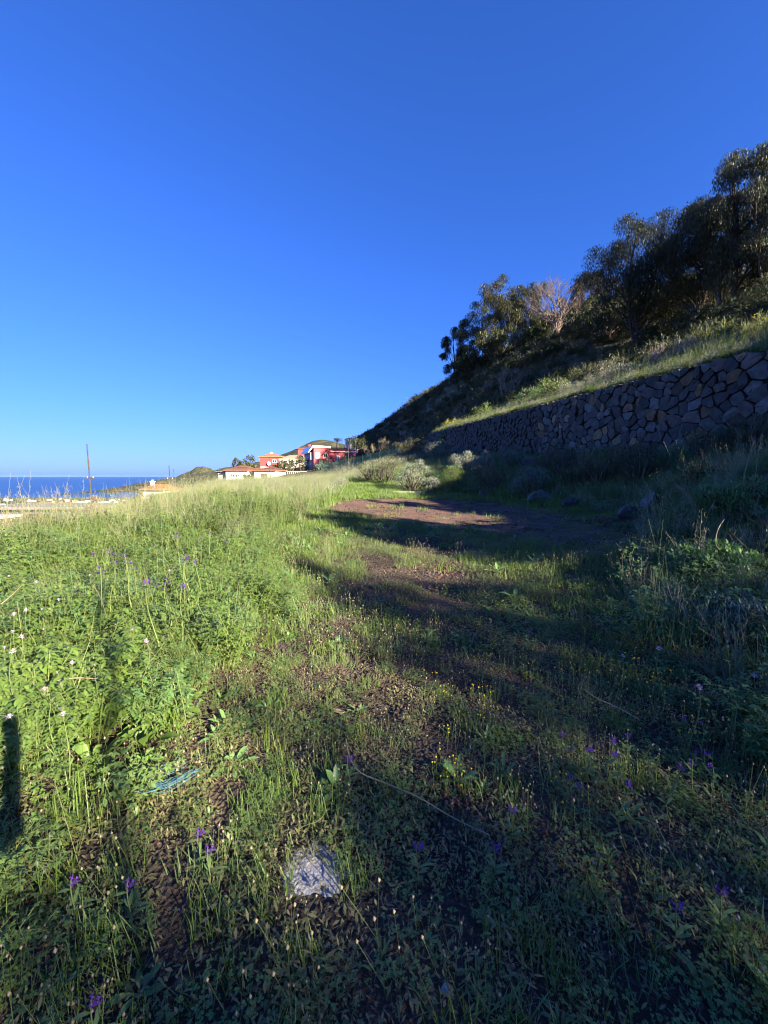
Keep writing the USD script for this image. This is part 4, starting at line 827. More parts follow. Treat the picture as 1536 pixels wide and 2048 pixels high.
# the photographer, standing behind the lens with both arms raised to hold the phone: one continuous body
def body(joints, bones):
    M = manifold3d.Manifold()
    for a, b in bones:
        hull = manifold3d.Manifold.batch_hull([manifold3d.Manifold.sphere(joints[k][1], 20).translate(joints[k][0]) for k in (a, b)]); M = M + hull
    m = M.refine_to_length(.03).to_mesh(); t = trimesh.Trimesh(m.vert_properties[:, :3], m.tri_verts)
    trimesh.smoothing.filter_taubin(t, iterations=8); return t
J = {'head': ((0, 0, 1.63), .095), 'chin': ((0, .03, 1.55), .07), 'neck': ((0, -.02, 1.45), .055), 'chest': ((0, -.02, 1.26), .14), 'shl': ((-.19, -.02, 1.36), .06), 'shr': ((.19, -.02, 1.36), .06), 'waist': ((0, -.01, 1.05), .125), 'hipl': ((-.09, 0, .90), .105), 'hipr': ((.09, 0, .90), .105),
     'kneel': ((-.11, .02, .48), .062), 'kneer': ((.11, .02, .48), .062), 'ankl': ((-.12, -.01, .09), .042), 'ankr': ((.12, -.01, .09), .042), 'toel': ((-.14, .16, .035), .035), 'toer': ((.14, .16, .035), .035),
     'elbl': ((-.27, .12, 1.18), .042), 'elbr': ((.27, .12, 1.18), .042), 'wrl': ((-.13, .30, 1.42), .03), 'wrr': ((.13, .30, 1.42), .03), 'hanl': ((-.09, .34, 1.49), .034), 'hanr': ((.09, .34, 1.49), .034)}
BN = [('head', 'chin'), ('head', 'neck'), ('neck', 'chest'), ('shl', 'chest'), ('shr', 'chest'), ('shl', 'shr'), ('chest', 'waist'), ('waist', 'hipl'), ('waist', 'hipr'), ('hipl', 'hipr'), ('hipl', 'kneel'), ('hipr', 'kneer'), ('kneel', 'ankl'), ('kneer', 'ankr'), ('ankl', 'toel'), ('ankr', 'toer'),
      ('shl', 'elbl'), ('shr', 'elbr'), ('elbl', 'wrl'), ('elbr', 'wrr'), ('wrl', 'hanl'), ('wrr', 'hanr')]
M_cloth = mat('dark_clothes', {'p': ('principled_bsdf', {'base_color': (.05, .06, .09), 'roughness': .9})}, [], 'p.BSDF')
M_hair = mat('dark_hair', {'p': ('principled_bsdf', {'base_color': (.03, .02, .015), 'roughness': .6})}, [], 'p.BSDF')
me = thing('person', (.10, -.42, float(ground_z(.10, -.42))), label='person in dark clothes with raised hands, seen as a shadow at the left edge', cat='person')
obj('body', body(J, BN), M_cloth, me, smooth=True)
hd = trimesh.creation.icosphere(3, .105); hd.apply_translation((0, -.02, 1.655)); obj('hair', hd, M_hair, me, smooth=True)
# ------------------------------------------------------------------ houses of the village beyond the field
def paint(name, col, var=.12, rough=.85, sc=.7): return mat(name, {'g': ('geometry', {}), 'n': ('noise_texture', {'scale': sc, 'detail': 6.0, 'roughness': .7}), 'h': ('hsv', {'color': col}), 'm': ('map_range', {'to_min': 1 - var * 2, 'to_max': 1 + var * 2}),
    'p': ('principled_bsdf', {'roughness': rough, 'specular_ior_level': .25})}, [('g.position', 'n.vector'), ('n.fac', 'm.value'), ('m.result', 'h.value'), ('h.color', 'p.base_color')], 'p.BSDF')
W_pink, W_red, W_dred = paint('pink_wall', (.46, .085, .095)), paint('red_wall', (.34, .05, .052)), paint('dark_red_wall', (.24, .06, .065))
W_white, W_cream, W_grey = paint('white_wall', (.72, .70, .66)), paint('cream_wall', (.66, .56, .46)), paint('grey_render', (.26, .25, .27))  # W_grey also carries painted shade on the pink house
W_slab2 = paint('white_sheet', (.42, .42, .42)); W_slab, W_dark = paint('slab_concrete', (.17, .16, .145)), paint('dark_render', (.07, .07, .075))
T_red, T_brown, T_orange, T_beige = paint('red_tiles', (.38, .09, .05), .2, .9, 3), paint('brown_tiles', (.22, .105, .075), .25, .9, 3), paint('orange_tiles', (.42, .16, .07), .25, .9, 3), paint('beige_tiles', (.46, .36, .25), .2, .9, 3)
M_glass = mat('dark_window', {'p': ('principled_bsdf', {'base_color': (.03, .035, .04), 'roughness': .12})}, [], 'p.BSDF')
M_door = paint('brown_door', (.11, .08, .055)); M_frame = paint('white_frame', (.75, .75, .74), .03)
def hip(x0, x1, y0, y1, z0, z1, over=.3, ridge=.5, gable=(False, False)):
    """A tiled roof with ridge along x. Rows of tiles are real steps."""
    x0, x1, y0, y1 = x0 - over, x1 + over, y0 - over, y1 + over; ym = (y0 + y1) / 2; n = 7; parts = []
    hx = min((x1 - x0) / 2 * .98, (y1 - y0) / 2 * ridge * 1.0)
    for i in range(n):
        a, b = i / n, (i + 1) / n; V = []
        for q, lift in ((a, .05), (b, 0)):
            xa = x0 + (0 if gable[0] else hx) * q; xb = x1 - (0 if gable[1] else hx) * q; ya, yb = y0 + (ym - y0) * q, y1 - (y1 - ym) * q; z = z0 + (z1 - z0) * q + lift
            V += [(xa, ya, z), (xb, ya, z), (xb, yb, z), (xa, yb, z)]
        F = [[k, (k + 1) % 4, 4 + (k + 1) % 4, 4 + k] for k in range(4)]; parts.append((np.array(V), np.array(F)))
        if i == 0: parts.append((np.array([(v[0], v[1], v[2] - .14) for v in V[:4]] + V[:4]), np.array([[0, 1, 5, 4], [1, 2, 6, 5], [2, 3, 7, 6], [3, 0, 4, 7]])))
    return cat_mesh([(v, np.vstack([f[:, [0, 1, 2]], f[:, [0, 2, 3]]])) for v, f in parts])
def window(root, x0, x1, y, z0, z1, shutters=None):
    w = obj('window', cat_mesh([bx(x0, x1, y - .05, y + .01, z1 - .07, z1), bx(x0, x1, y - .05, y + .01, z0, z0 + .07), bx(x0, x0 + .07, y - .05, y + .01, z0 + .072, z1 - .072), bx(x1 - .07, x1, y - .05, y + .01, z0 + .072, z1 - .072), bx((x0 + x1) / 2 - .03, (x0 + x1) / 2 + .03, y - .045, y + .01, z0 + .072, z1 - .072)]), M_frame, root)
    obj('pane', bx(x0 + .072, x1 - .072, y - .02, y + .005, z0 + .074, z1 - .074), M_glass, w)
def house(name, u, v, fwd, rz, label): return thing(name, at(u, v, fwd), rz, label=label, cat='house')

h = house('pink_house', 628, 938, 84, math.radians(24), 'large pink house with a red tiled wing, white gable edge and balcony')
obj('lower_wall', bx(-.4, 3.4, .6, 8, -2.5, 2.0), W_grey, h); obj('stripe', bx(-.43, 3.43, .57, 8.03, 1.05, 1.2), W_white, h)  # grey of the lower wall is shade put into its colour
obj('balcony', cat_mesh([bx(-.3, 3.7, -1.2, -1.05, 1.15, 2.15), bx(-.3, -.15, -1.05, .6, 1.15, 2.15), bx(3.55, 3.7, -1.05, .6, 1.15, 2.15), bx(-.15, 3.55, -1.05, .6, 1.15, 1.3), bx(-.3, .6, -1.2, .598, -2.5, 1.147)]), W_pink, h)
obj('upper_wall', cat_mesh([bx(.2, 3.8, .7, 7.9, 2.0, 4.62)]), W_pink, h)
obj('side_wall', bx(-.35, .2, 1.6, 7.8, 2.0, 3.7), W_grey, h)  # left side turned from the sun, its shade painted as grey
obj('gable_edge', cat_mesh([bx(-.1, 4.0, .45, 8.1, 4.62, 5.05), (np.array([(-1.0, .45, 3.45), (-.1, .45, 4.62), (-.1, .45, 5.05), (-1.0, .45, 3.8), (-1.0, 8.1, 3.45), (-.1, 8.1, 4.62), (-.1, 8.1, 5.05), (-1.0, 8.1, 3.8)]), bx(0, 1, 0, 1, 0, 1)[1][:0].reshape(0, 3).tolist() + [[0, 1, 2], [0, 2, 3], [4, 6, 5], [4, 7, 6], [0, 4, 5], [0, 5, 1], [3, 2, 6], [3, 6, 7], [0, 3, 7], [0, 7, 4], [1, 5, 6], [1, 6, 2]])]), W_white, h)
obj('wing_wall', bx(3.8, 10.2, 1.4, 7.6, -2.5, 4.0), W_pink, h); obj('fascia', bx(3.7, 10.6, 1.05, 1.2, 3.85, 4.2), W_white, h)
obj('roof', hip(3.9, 10.2, 1.4, 7.6, 4.2, 5.1, .45, .6, (True, False)), T_red, h)
obj('door', bx(.6, 1.55, .62, .71, 2.0, 3.55), M_frame, h); window(h, 2.3, 3.2, .7, 2.5, 3.5); window(h, 5.4, 6.3, 1.4, 2.0, 3.0); window(h, 7.8, 8.7, 1.4, 2.0, 3.0)
obj('porch_roof', (np.array([(2.2, -.5, 3.4), (3.9, -.5, 4.5), (3.9, 1.2, 4.5), (2.2, 1.2, 3.4), (2.2, -.5, 3.25), (3.9, -.5, 4.35), (3.9, 1.2, 4.35), (2.2, 1.2, 3.25)]), np.array([[0, 1, 2], [0, 2, 3], [4, 6, 5], [4, 7, 6], [0, 4, 5], [0, 5, 1], [1, 5, 6], [1, 6, 2], [2, 6, 7], [2, 7, 3], [3, 7, 4], [3, 4, 0]])), T_brown, h)
obj('chimney', bx(9.3, 9.7, 3, 3.4, 4.3, 6.0), W_cream, h)

h = house('white_house', 452, 956, 70, math.radians(-4), 'low cream-white house with two brown tiled roofs beside the field')
obj('wall', bx(0, 4.0, 0, 6, -3, 1.4), W_cream, h); obj('second_wall', bx(5.0, 8.9, .6, 6.6, -3, 1.4), W_cream, h); obj('link_wall', bx(3.9, 5.1, 2.4, 5.8, -3, 1.35), W_grey, h)
obj('roof', hip(0, 4.0, 0, 6, 1.4, 2.35, .35, .55), T_brown, h); obj('second_roof', hip(5.0, 8.9, .6, 6.6, 1.4, 2.25, .35, .75), T_brown, h); obj('link_roof', hip(3.9, 5.1, 2.4, 5.8, 1.37, 1.95, .15, .1), T_orange, h)
obj('lean_to_roof', cat_mesh([bx(-2.2, -.36, .5, 5, 1.1, 1.25)]), T_brown, h); obj('lean_to_wall', bx(-1.9, -.03, .8, 4.7, -3, 1.1), W_grey, h)
window(h, .9, 1.7, 0, .15, .75); window(h, 1.75, 2.5, 0, .15, .75); obj('door', bx(6.3, 7.5, .55, .61, -1.6, .75), M_door, h)

h = house('red_house', 520, 934, 112, math.radians(14), 'square red house with an orange hipped roof and white shutters')
obj('wall', bx(0, 6.6, 0, 6, -3, 3.0), W_red, h); obj('roof', hip(0, 6.6, 0, 6, 3.0, 4.1, .4, .9), T_orange, h); window(h, 3.5, 4.6, 0, 1.2, 2.1); obj('chimney', bx(3.0, 3.5, 2.6, 3.1, 3.9, 4.5), W_white, h)
obj('parapet', cat_mesh([bx(.2, 2.4, -.15, -.02, -.4, .05)]), W_white, h)
dish = trimesh.creation.icosphere(2, .55); dish.vertices *= [1, .25, 1]; dish.apply_translation((2.5, -.5, 1.0)); obj('satellite_dish', trig(dish), M_frame, h, smooth=True)

h = house('dark_red_house', 596, 912, 126, math.radians(10), 'dark red house half hidden behind the pink one')
obj('wall', bx(0, 5.6, 0, 6, -4, 2.4), W_dred, h); obj('roof', hip(0, 5.6, 0, 6, 2.4, 3.3, .4, .6), T_brown, h); obj('chimney', bx(3.4, 4.2, 1.5, 2.3, 2.6, 4.0), W_dred, h); window(h, 3.4, 4.4, 0, .9, 1.8)

h = house('beige_house', 560, 926, 100, math.radians(-8), 'low house with a wide beige tiled roof and white posts')
obj('wall', bx(.6, 6.0, 1.8, 6, -4, 1.0), W_cream, h); obj('roof', hip(0, 6.2, 0, 6, 1.05, 2.1, .2, .5), T_beige, h); obj('fascia', bx(-.2, 6.4, -.26, -.12, .62, .92), W_white, h)
for k in range(4): obj('post', bx(.1 + k * 1.9, .32 + k * 1.9, .0, .22, -2.5, .9), W_white, h)

h = house('hill_house', 692, 884, 130, math.radians(10), 'small beige flat-roofed house high on the slope behind the palm')
obj('wall', bx(0, 3.4, 0, 5, -4, 1.0), W_cream, h); obj('roof', bx(-.2, 3.6, -.2, 5.2, 1.0, 1.25), T_beige, h); window(h, 1.0, 1.8, 0, 0, .7)

h = house('roadside_house', 287, 988, 62, math.radians(-12), 'small white house with an orange roof and a white chimney')
obj('wall', bx(0, 3.7, 0, 3.4, -4, .75), W_white, h); obj('roof', hip(0, 3.7, 0, 3.4, .75, 1.55, .4, .5), T_orange, h); obj('chimney', cat_mesh([bx(.3, .75, 1.2, 1.65, .5, 1.9), bx(.22, .83, 1.12, 1.73, 1.902, 2.0), bx(.4, .65, 1.3, 1.55, 2.002, 2.25)]), W_white, h)

h = thing('garden_wall', at(549, 947, 76), 0, label='white balustrade wall running from the white house to the pink house', cat='wall', kind='thing')
obj('coping', bx(0, 6.2, 0, .35, .32, .45), W_white, h); obj('base', bx(0, 6.2, .02, .33, -2.5, -.25), W_white, h)
for k in range(16): obj('baluster', tube(np.array([[.2 + k * .385, .17, -.25], [.2 + k * .385, .17, .0], [.2 + k * .385, .17, .32]]), [.05, .1, .05], 6), W_white, h, smooth=True)

h = thing('low_building', at(-30, 1040, 38), math.radians(3), label='long low grey building with a flat roof slab below the left edge of the field', cat='building')
obj('roof_slab', bx(-1, 11.3, -.5, 6, 1.05, 1.3), W_slab, h); obj('wall', cat_mesh([bx(-.6, 3.2, 0, 5.6, -4, 1.05), bx(6.3, 11, 0, 5.6, -4, 1.05), bx(3.2, 6.3, 0, .25, .55, 1.05), bx(3.2, 6.3, 3, 5.6, -4, 1.05)]), W_dark, h)
obj('grille', cat_mesh([bx(3.3 + k * .42, 3.34 + k * .42, .1, .14, -2, .545) for k in range(8)] + [bx(3.2, 6.3, .15, .18, -1 + k * .45, -.96 + k * .45) for k in range(3)]), M_door, h)
h = thing('shed', at(-24, 1052, 26), 0, label='small shed with a white flat roof at the left edge', cat='shed')
obj('roof', bx(-1.4, .55, 0, 2.0, .45, .6), W_slab2, h); obj('wall', bx(-1.3, .45, .15, 1.9, -3, .45), M_door, h)

# ------------------------------------------------------------------ the town on the plain: each building small and far
T_WALLS = [W_white, W_cream, W_white]
protos = []
for i in range(4):
    c = cls(f'town_block_{i:03d}'); g = np.random.default_rng(900 + i); w, d, hh = [(12, 9, 6.5), (18, 11, 9), (9, 9, 4), (26, 14, 5)][i]
    usdkit.mesh(stage, f'{c.GetPath()}/wall', bx(-w / 2, w / 2, -d / 2, d / 2, -12, hh), T_WALLS[i % 3])
    usdkit.mesh(stage, f'{c.GetPath()}/roof', cat_mesh([bx(-w / 2 - .2, w / 2 + .2, -d / 2 - .2, d / 2 + .2, hh, hh + .5), bx(-w / 4, w / 8, -d / 4, d / 4, hh + .5, hh + 2.6)]), [W_cream, T_orange, T_brown, W_white][i])
    tag(usdkit.mesh(stage, f'{c.GetPath()}/window_rows', cat_mesh([bx(-w / 2 + 1.5 + k * 3, -w / 2 + 2.7 + k * 3, -d / 2 - .06, -d / 2 + .1, z, z + 1.4) for k in range(int((w - 2) // 3)) for z in np.arange(1.2, hh - 1.5, 3)]), M_glass).GetPrim(), kind='stuff')
    protos.append(c)
g = np.random.default_rng(77)
for k in range(64):
    u, fw = g.uniform(-20, 285), float(np.exp(g.uniform(math.log(520), math.log(3000))))
    if k < 14: u, fw = g.uniform(70, 155), g.uniform(700, 1100)
    x = (u - 768) / FPX * fw; z = float(plain_at(x, fw)) + 1
    copy_of(protos[int(g.integers(4))], 'town_house', (x, fw, z), g.uniform(-.6, .6), 1.0, label='pale flat-roofed building of the town on the coastal plain', cat='building', group='far buildings of the coastal town')
gx = np.random.default_rng(78); n = 900; fw = np.exp(gx.uniform(math.log(350), math.log(3500), n)); u = gx.uniform(-60, 420, n); x = (u - 768) / FPX * fw
scatter('town_trees', [[((lambda q: (trig(q)[0] * [5, 5, 3.4] * (1 + .3 * np.random.default_rng(3).normal(size=(len(q.vertices), 1))), trig(q)[1]))(trimesh.creation.icosphere(1)), L_dark, True)]], np.stack([x, fw, plain_at(x, fw) + 1.5], 1), np.zeros(n, int), gx.uniform(0, 6, n), gx.uniform(.5, 1.5, n), None, 'dark trees scattered between the far houses of the plain')

# ------------------------------------------------------------------ poles, fence
M_pole = bark_mat('weathered_pole', [(.035, .03, .027), (.06, .05, .045), (.09, .075, .065)]); M_metal = paint('pale_metal', (.55, .54, .52), .05, .5)
def utility_pole(u, v0, v1, fwd, r, label, arms=()):
    b = at(u, v0, fwd); H = at(u, v1, fwd)[2] - b[2]; p = thing('utility_pole', b, label=label, cat='pole')
    obj('pole', tube(np.array([[0, 0, 0], [-.01 * H, 0, H * .5], [-.015 * H, 0, H]]), [r, r * .9, r * .75], 8), M_pole, p, smooth=True)
    for f_, w in arms:
        obj('crossarm', bx(-w, w, -.06, .06, H * f_ - .05, H * f_ + .05), M_pole, p)
        for s in (-1, 1): obj('insulator', tube(np.array([[s * w * .8, 0, H * f_ + .05], [s * w * .8, 0, H * f_ + .2]]), [.05, .035], 6), W_white, p, smooth=True)
utility_pole(186, 1030, 888, 44, .08, 'tall wooden utility pole against the sea on the left', ((.52, .42),))
utility_pole(342, 990, 931, 66, .085, 'utility pole with a crossarm left of the green cone', ((.55, .5),))
utility_pole(350, 990, 938, 66.8, .07, 'thin strut pole leaning beside the crossarm pole')
utility_pole(278, 1000, 953, 70, .085, 'short pole behind the orange-roofed house')
utility_pole(541, 962, 915, 66, .07, 'thin pale pole in front of the red house')
utility_pole(698, 945, 891, 62, .07, 'pale pole beside the right end of the pink house')
p = thing('fence_post', hill_at(851, 884, 39.6), label='short white post at the far end of the stone wall', cat='post')
obj('post', bx(-.06, .06, -.06, .06, -.5, 1.25), W_white, p); obj('cap', bx(-.08, .08, -.08, .08, 1.252, 1.3), W_white, p)
M_net = mat('green_net', {'p': ('principled_bsdf', {'base_color': (.02, .075, .055), 'roughness': .7})}, [], 'p.BSDF')
pts = [at(646, 936, 66), at(690, 927, 63), at(738, 917, 60), at(797, 905, 57)]
f = thing('net_fence', (0, 0, 0), label='green net fence climbing from the pink house towards the stone wall', cat='fence')
P = np.array([pts[0] + (pts[-1] - pts[0]) * t for t in np.linspace(0, 1, 10)]); P[:, 2] = np.interp(np.linspace(0, 3, 10), range(4), [q[2] for q in pts])
for i, q in enumerate(P): obj('fence_post', tube(np.array([q - [0, 0, 1.2], q + [0, 0, .75]]), [.025, .025], 6), M_net, f, smooth=True)
net = []
for i in range(9):
    a, b = P[i], P[i + 1]
    for k in range(24):
        t = k / 24; c = a + (b - a) * t; e = a + (b - a) * min(1, t + .18)
        net.append((c - [0, 0, .8], e + [0, 0, .7])); net.append((e - [0, 0, .8], c + [0, 0, .7]))
    net += [(a + [0, 0, z], b + [0, 0, z]) for z in (.7, 0, -.8)]
obj('net', hairs(np.array([x[0] for x in net]), np.array([x[1] for x in net]), .012), M_net, f, kind='stuff')

# ------------------------------------------------------------------ palm and garden shrubs of the village
g = np.random.default_rng(31); pb = at(675, 893, 97); palm = thing('palm_tree', pb, label='dark palm tree rising behind the pink house', cat='palm')
obj('trunk', tube(np.array([[0, 0, -3], [0, 0, .4], [.05, 0, 1.2]]), [.3, .28, .24], 8), M_bark, palm, smooth=True)
for k in range(26):
    a, el = k * 2.4, math.radians(g.uniform(5, 82)); d = np.array([math.cos(a) * math.cos(el), math.sin(a) * math.cos(el), math.sin(el)]); L = g.uniform(1.7, 2.4); t = np.linspace(0, 1, 12)
    S = np.array([0, 0, 1.2]) + d * (L * t)[:, None]; S[:, 2] -= .55 * L * t ** 2; side = norm(np.cross(d, [0, 0, 1.0])); lf = []
    for s in (-1, 1): lf.append(blades(S[1:], norm(side * s + d * .55 + np.array([0, 0, -.1])), np.sin(np.pi * np.clip(t[1:] * .9 + .08, 0, 1)) * .5 + .05, .09, .3, 2, 'grass', rng=g))
    obj('frond', cat_mesh(lf + [tube(S, np.linspace(.03, .01, 12), 4)]), L_dark, palm, smooth=True)
for s, u, v, f, r, hgt, m, lb in [(401, 478, 940, 84, 14, 30, L_olive, 'olive conifer-like tree behind the white house, the left one'), (402, 500, 940, 86, 14, 32, L_olive, 'olive conifer-like tree between the white house and the red house'), (403, 446, 956, 76, 14, 20, L_scrub, 'brown shrub at the left end of the white house'),
        (404, 575, 944, 84, 22, 26, L_olive, 'green tree in front of the low beige house'), (405, 604, 942, 86, 18, 34, L_olive, 'green tree between the beige house and the pink house'), (406, 555, 946, 90, 14, 20, L_dark, 'dark shrub beside the red house'), (407, 655, 938, 76, 18, 24, L_dark, 'dark leafy shrub under the balcony of the pink house'),
        (408, 690, 934, 74, 20, 26, L_olive, 'olive shrub in front of the pink house wing'), (409, 725, 930, 82, 20, 34, L_dark, 'dark shrub at the right end of the pink house'), (410, 712, 896, 112, 22, 22, L_dark, 'dark tree on the slope right of the palm'), (411, 640, 942, 72, 14, 16, L_glauc, 'blue-green shrub at the garden wall'),
        (412, 497, 958, 66, 9, 12, L_dark, 'small dark shrub between the two white house walls'), (413, 735, 896, 120, 20, 22, L_olive, 'olive shrub on the slope right of the pink house')]:
    P = at(u, v, f); bush('garden_shrub', s, P - [0, 0, .6], r * f / FPX, hgt * f / FPX + .6, m, leaves=1100, leaf=.0048 * f, wratio=.4, lumps=12, upright=.5, label=lb)
# ------------------------------------------------------------------ rocks, slab and litter of the field
def at_height(u, v, h):
    """The point above the field, h over the ground, that the sight line meets."""
    r = ray(u, v); t = np.arange(.7, 60, .01); p = EYE + r * t[:, None]
    k = int(np.argmax(p[:, 2] < ground_z(p[:, 0], p[:, 1], False) + h)); return p[k]
M_rock = stone_mat('field_rock', (.05, .047, .05), (.09, .085, .088), (.15, .14, .14)); M_pale = stone_mat('pale_stone', (.22, .215, .21), (.42, .42, .42), (.60, .60, .60)); M_conc = stone_mat('weathered_concrete', (.24, .22, .20), (.36, .33, .30), (.46, .43, .39))
def rock(name, u, v, w, h, seed, label, m=M_rock, flat=.6, sink=.3):
    p = on_ground(u, v); s = p[1] / FPX; r = w * s / 2; hh = h * s; g = np.random.default_rng(seed)
    t = trimesh.creation.icosphere(3, 1.0); V = np.array(t.vertices)
    for k in range(9):                                # cut flat faces, as broken rock has
        d = norm(g.normal(size=3)); c = g.uniform(.55, .85); q = V @ d; V = V - np.maximum(q - c, 0)[:, None] * d
    V = V * (1 + .16 * (meshkit.fbm(V * 2.6, 4, seed) - .5)[:, None]) * np.array([r, r * flat, hh * .75])
    V = V @ trimesh.transformations.rotation_matrix(g.uniform(-.4, .4), [0, 0, 1])[:3, :3].T
    z = float(ground_z(p[0], p[1] + r * flat)); V = V + [p[0], p[1] + r * flat, z + hh * (.58 - sink - .25)]
    slab_rocks.append((p[0], p[1] + r * flat, r * .6))
    return obj(name, (V, t.faces), m, smooth=40, label=label, cat='rock')
for i, (u, v, w, h, lb) in enumerate([(1095, 1006, 66, 34, 'dark boulder at the far right corner of the cinder patch'), (1152, 1014, 54, 22, 'low dark boulder at the edge of the bank right of the first boulder'), (1222, 1024, 46, 18, 'dark boulder half hidden in weeds below the bank'),
        (1272, 1034, 64, 26, 'broad dark boulder below the lit oat stalks'), (1322, 1012, 74, 44, 'large dark boulder among weeds on the bank, below the wall'), (974, 990, 30, 18, 'small grey rock beside the sunlit grass at the end of the cinder patch'), (1062, 934, 38, 26, 'grey rock near the foot of the wall above the blue-grey shrub'),
        (1150, 926, 70, 26, 'dark rock at the foot of the wall under a dry plant'), (1385, 915, 60, 30, 'dark rock at the foot of the wall beside the agave'), (1440, 985, 40, 24, 'dark rock in tall weeds at the right')]):
    rock('boulder', u, v, w, h, 40 + i, lb)
rock('stone', 352, 2022, 60, 40, 61, 'smooth dark stone at the bottom edge of the picture', flat=.8); rock('stone', 1508, 2020, 56, 46, 62, 'brownish stone in the bottom right corner', M_stones[3], flat=.8)
rock('stone', 898, 2008, 34, 22, 63, 'small pale stone near the bottom of the picture', M_pale, flat=.8)
# the flat pale stone set in the soil
def flat_stone(pts, seed, lift, m, label):
    pg = Polygon([tuple(on_ground(u, v)[:2]) for u, v in pts]); x0, y0, x1, y1 = pg.bounds; st = .006
    X, Y = np.meshgrid(np.arange(x0 - .05, x1 + .05, st), np.arange(y0 - .05, y1 + .05, st)); q = np.stack([X, Y, 0 * X], -1)
    k = inside(pg, X, Y, .04) + .4 * (meshkit.fbm(q * 9, 3, seed) - .5)
    zc = float(ground_z(pg.centroid.x, pg.centroid.y)); zb = .6 * zc + .4 * ground_z(X, Y)
    Z = zb + lift * np.clip((k - .48) / .35, -1.6, 1) + .012 * (meshkit.fbm(q * 22, 4, seed + 1) - .5)
    n = X.shape[1]; i = (np.arange(X.shape[0] - 1)[:, None] * n + np.arange(n - 1)).ravel(); F = np.stack([i, i + 1, i + n + 1, i + n], 1); F = F[(k.ravel()[F] > -.1).any(1)]
    used = np.unique(F); re = np.zeros(X.size, int); re[used] = np.arange(len(used))
    return obj('flat_stone', (np.stack([X.ravel(), Y.ravel(), Z.ravel()], 1)[used], re[F]), m, smooth=True, label=label, cat='stone')
M_mottle = mat('mottled_pale_stone', {'g': ('geometry', {}), 'n': ('noise_texture', {'scale': 22.0, 'detail': 9.0, 'roughness': .8}), 'n2': ('noise_texture', {'scale': 90.0, 'detail': 4.0}), 'r': ('rgb_ramp', {'ramp': [(.26, (.13, .12, .11)), (.38, (.26, .25, .24)), (.54, (.36, .355, .345)), (.74, (.46, .455, .44))]}),
    'b': ('bump', {'strength': .8, 'distance': .01}), 'p': ('principled_bsdf', {'roughness': .95, 'specular_ior_level': .1})}, [('g.position', 'n.vector'), ('g.position', 'n2.vector'), ('n.fac', 'r.fac'), ('r.color', 'p.base_color'), ('n2.fac', 'b.height'), ('b.normal', 'p.normal')], 'p.BSDF')
flat_stone([(580, 1785), (572, 1755), (596, 1718), (627, 1685), (668, 1696), (686, 1742), (678, 1790), (636, 1800)], 71, .005, M_mottle, 'pale flat stone showing through the soil in the foreground')
# the thin cement slab at the end of the track
a = on_ground(815, 989); s = a[1] / FPX
obj('cement_slab', (lambda b: (np.array(b[0]), b[1]))(bx(a[0] - 34 * s, a[0] + 36 * s, a[1], a[1] + 2.6, float(ground_z(a[0], a[1] + 1)) - .2, float(ground_z(a[0], a[1] + 1)) + .09)), M_conc, label='flat weathered cement slab at the end of the track by the silver shrubs', cat='slab')

# ------------------------------------------------------------------ shrubs at the end of the track and on the bank
def fbush(name, s, u, v, rpx, hpx, m, label, **k):
    p = on_ground(u, v); f = p[1] + rpx * p[1] / FPX * .7; x = (u - 768) / FPX * f
    return bush(name, s, (x, f, float(ground_z(x, f)) - .03), rpx * f / FPX, hpx * f / FPX, m, label=label, **k)
kw = dict(twig=.7, stem_m=M_bark, leaves=4600, leaf=.075, wratio=.32, lumps=14, hang=.05)
fbush('silver_shrub', 501, 822, 986, 36, 80, L_silver, 'tall silvery sunlit shrub behind the cement slab', **kw)
fbush('silver_shrub', 502, 862, 990, 24, 42, L_silver, 'small rounded whitish shrub right of the cement slab', **{**kw, 'leaves': 1800})
fbush('silver_shrub', 503, 1062, 1000, 44, 66, L_glauc, 'blue-grey shrub by the boulders at the far right of the cinder patch', **{**kw, 'leaf': .06})
fbush('silver_shrub', 504, 925, 965, 30, 60, L_silver, 'loose silvery shrub below the far end of the wall', **{**kw, 'upright': .8, 'bare': 5})
fbush('silver_shrub', 505, 770, 970, 34, 56, L_scrub, 'greyish shrub left of the tall silvery one', **kw)
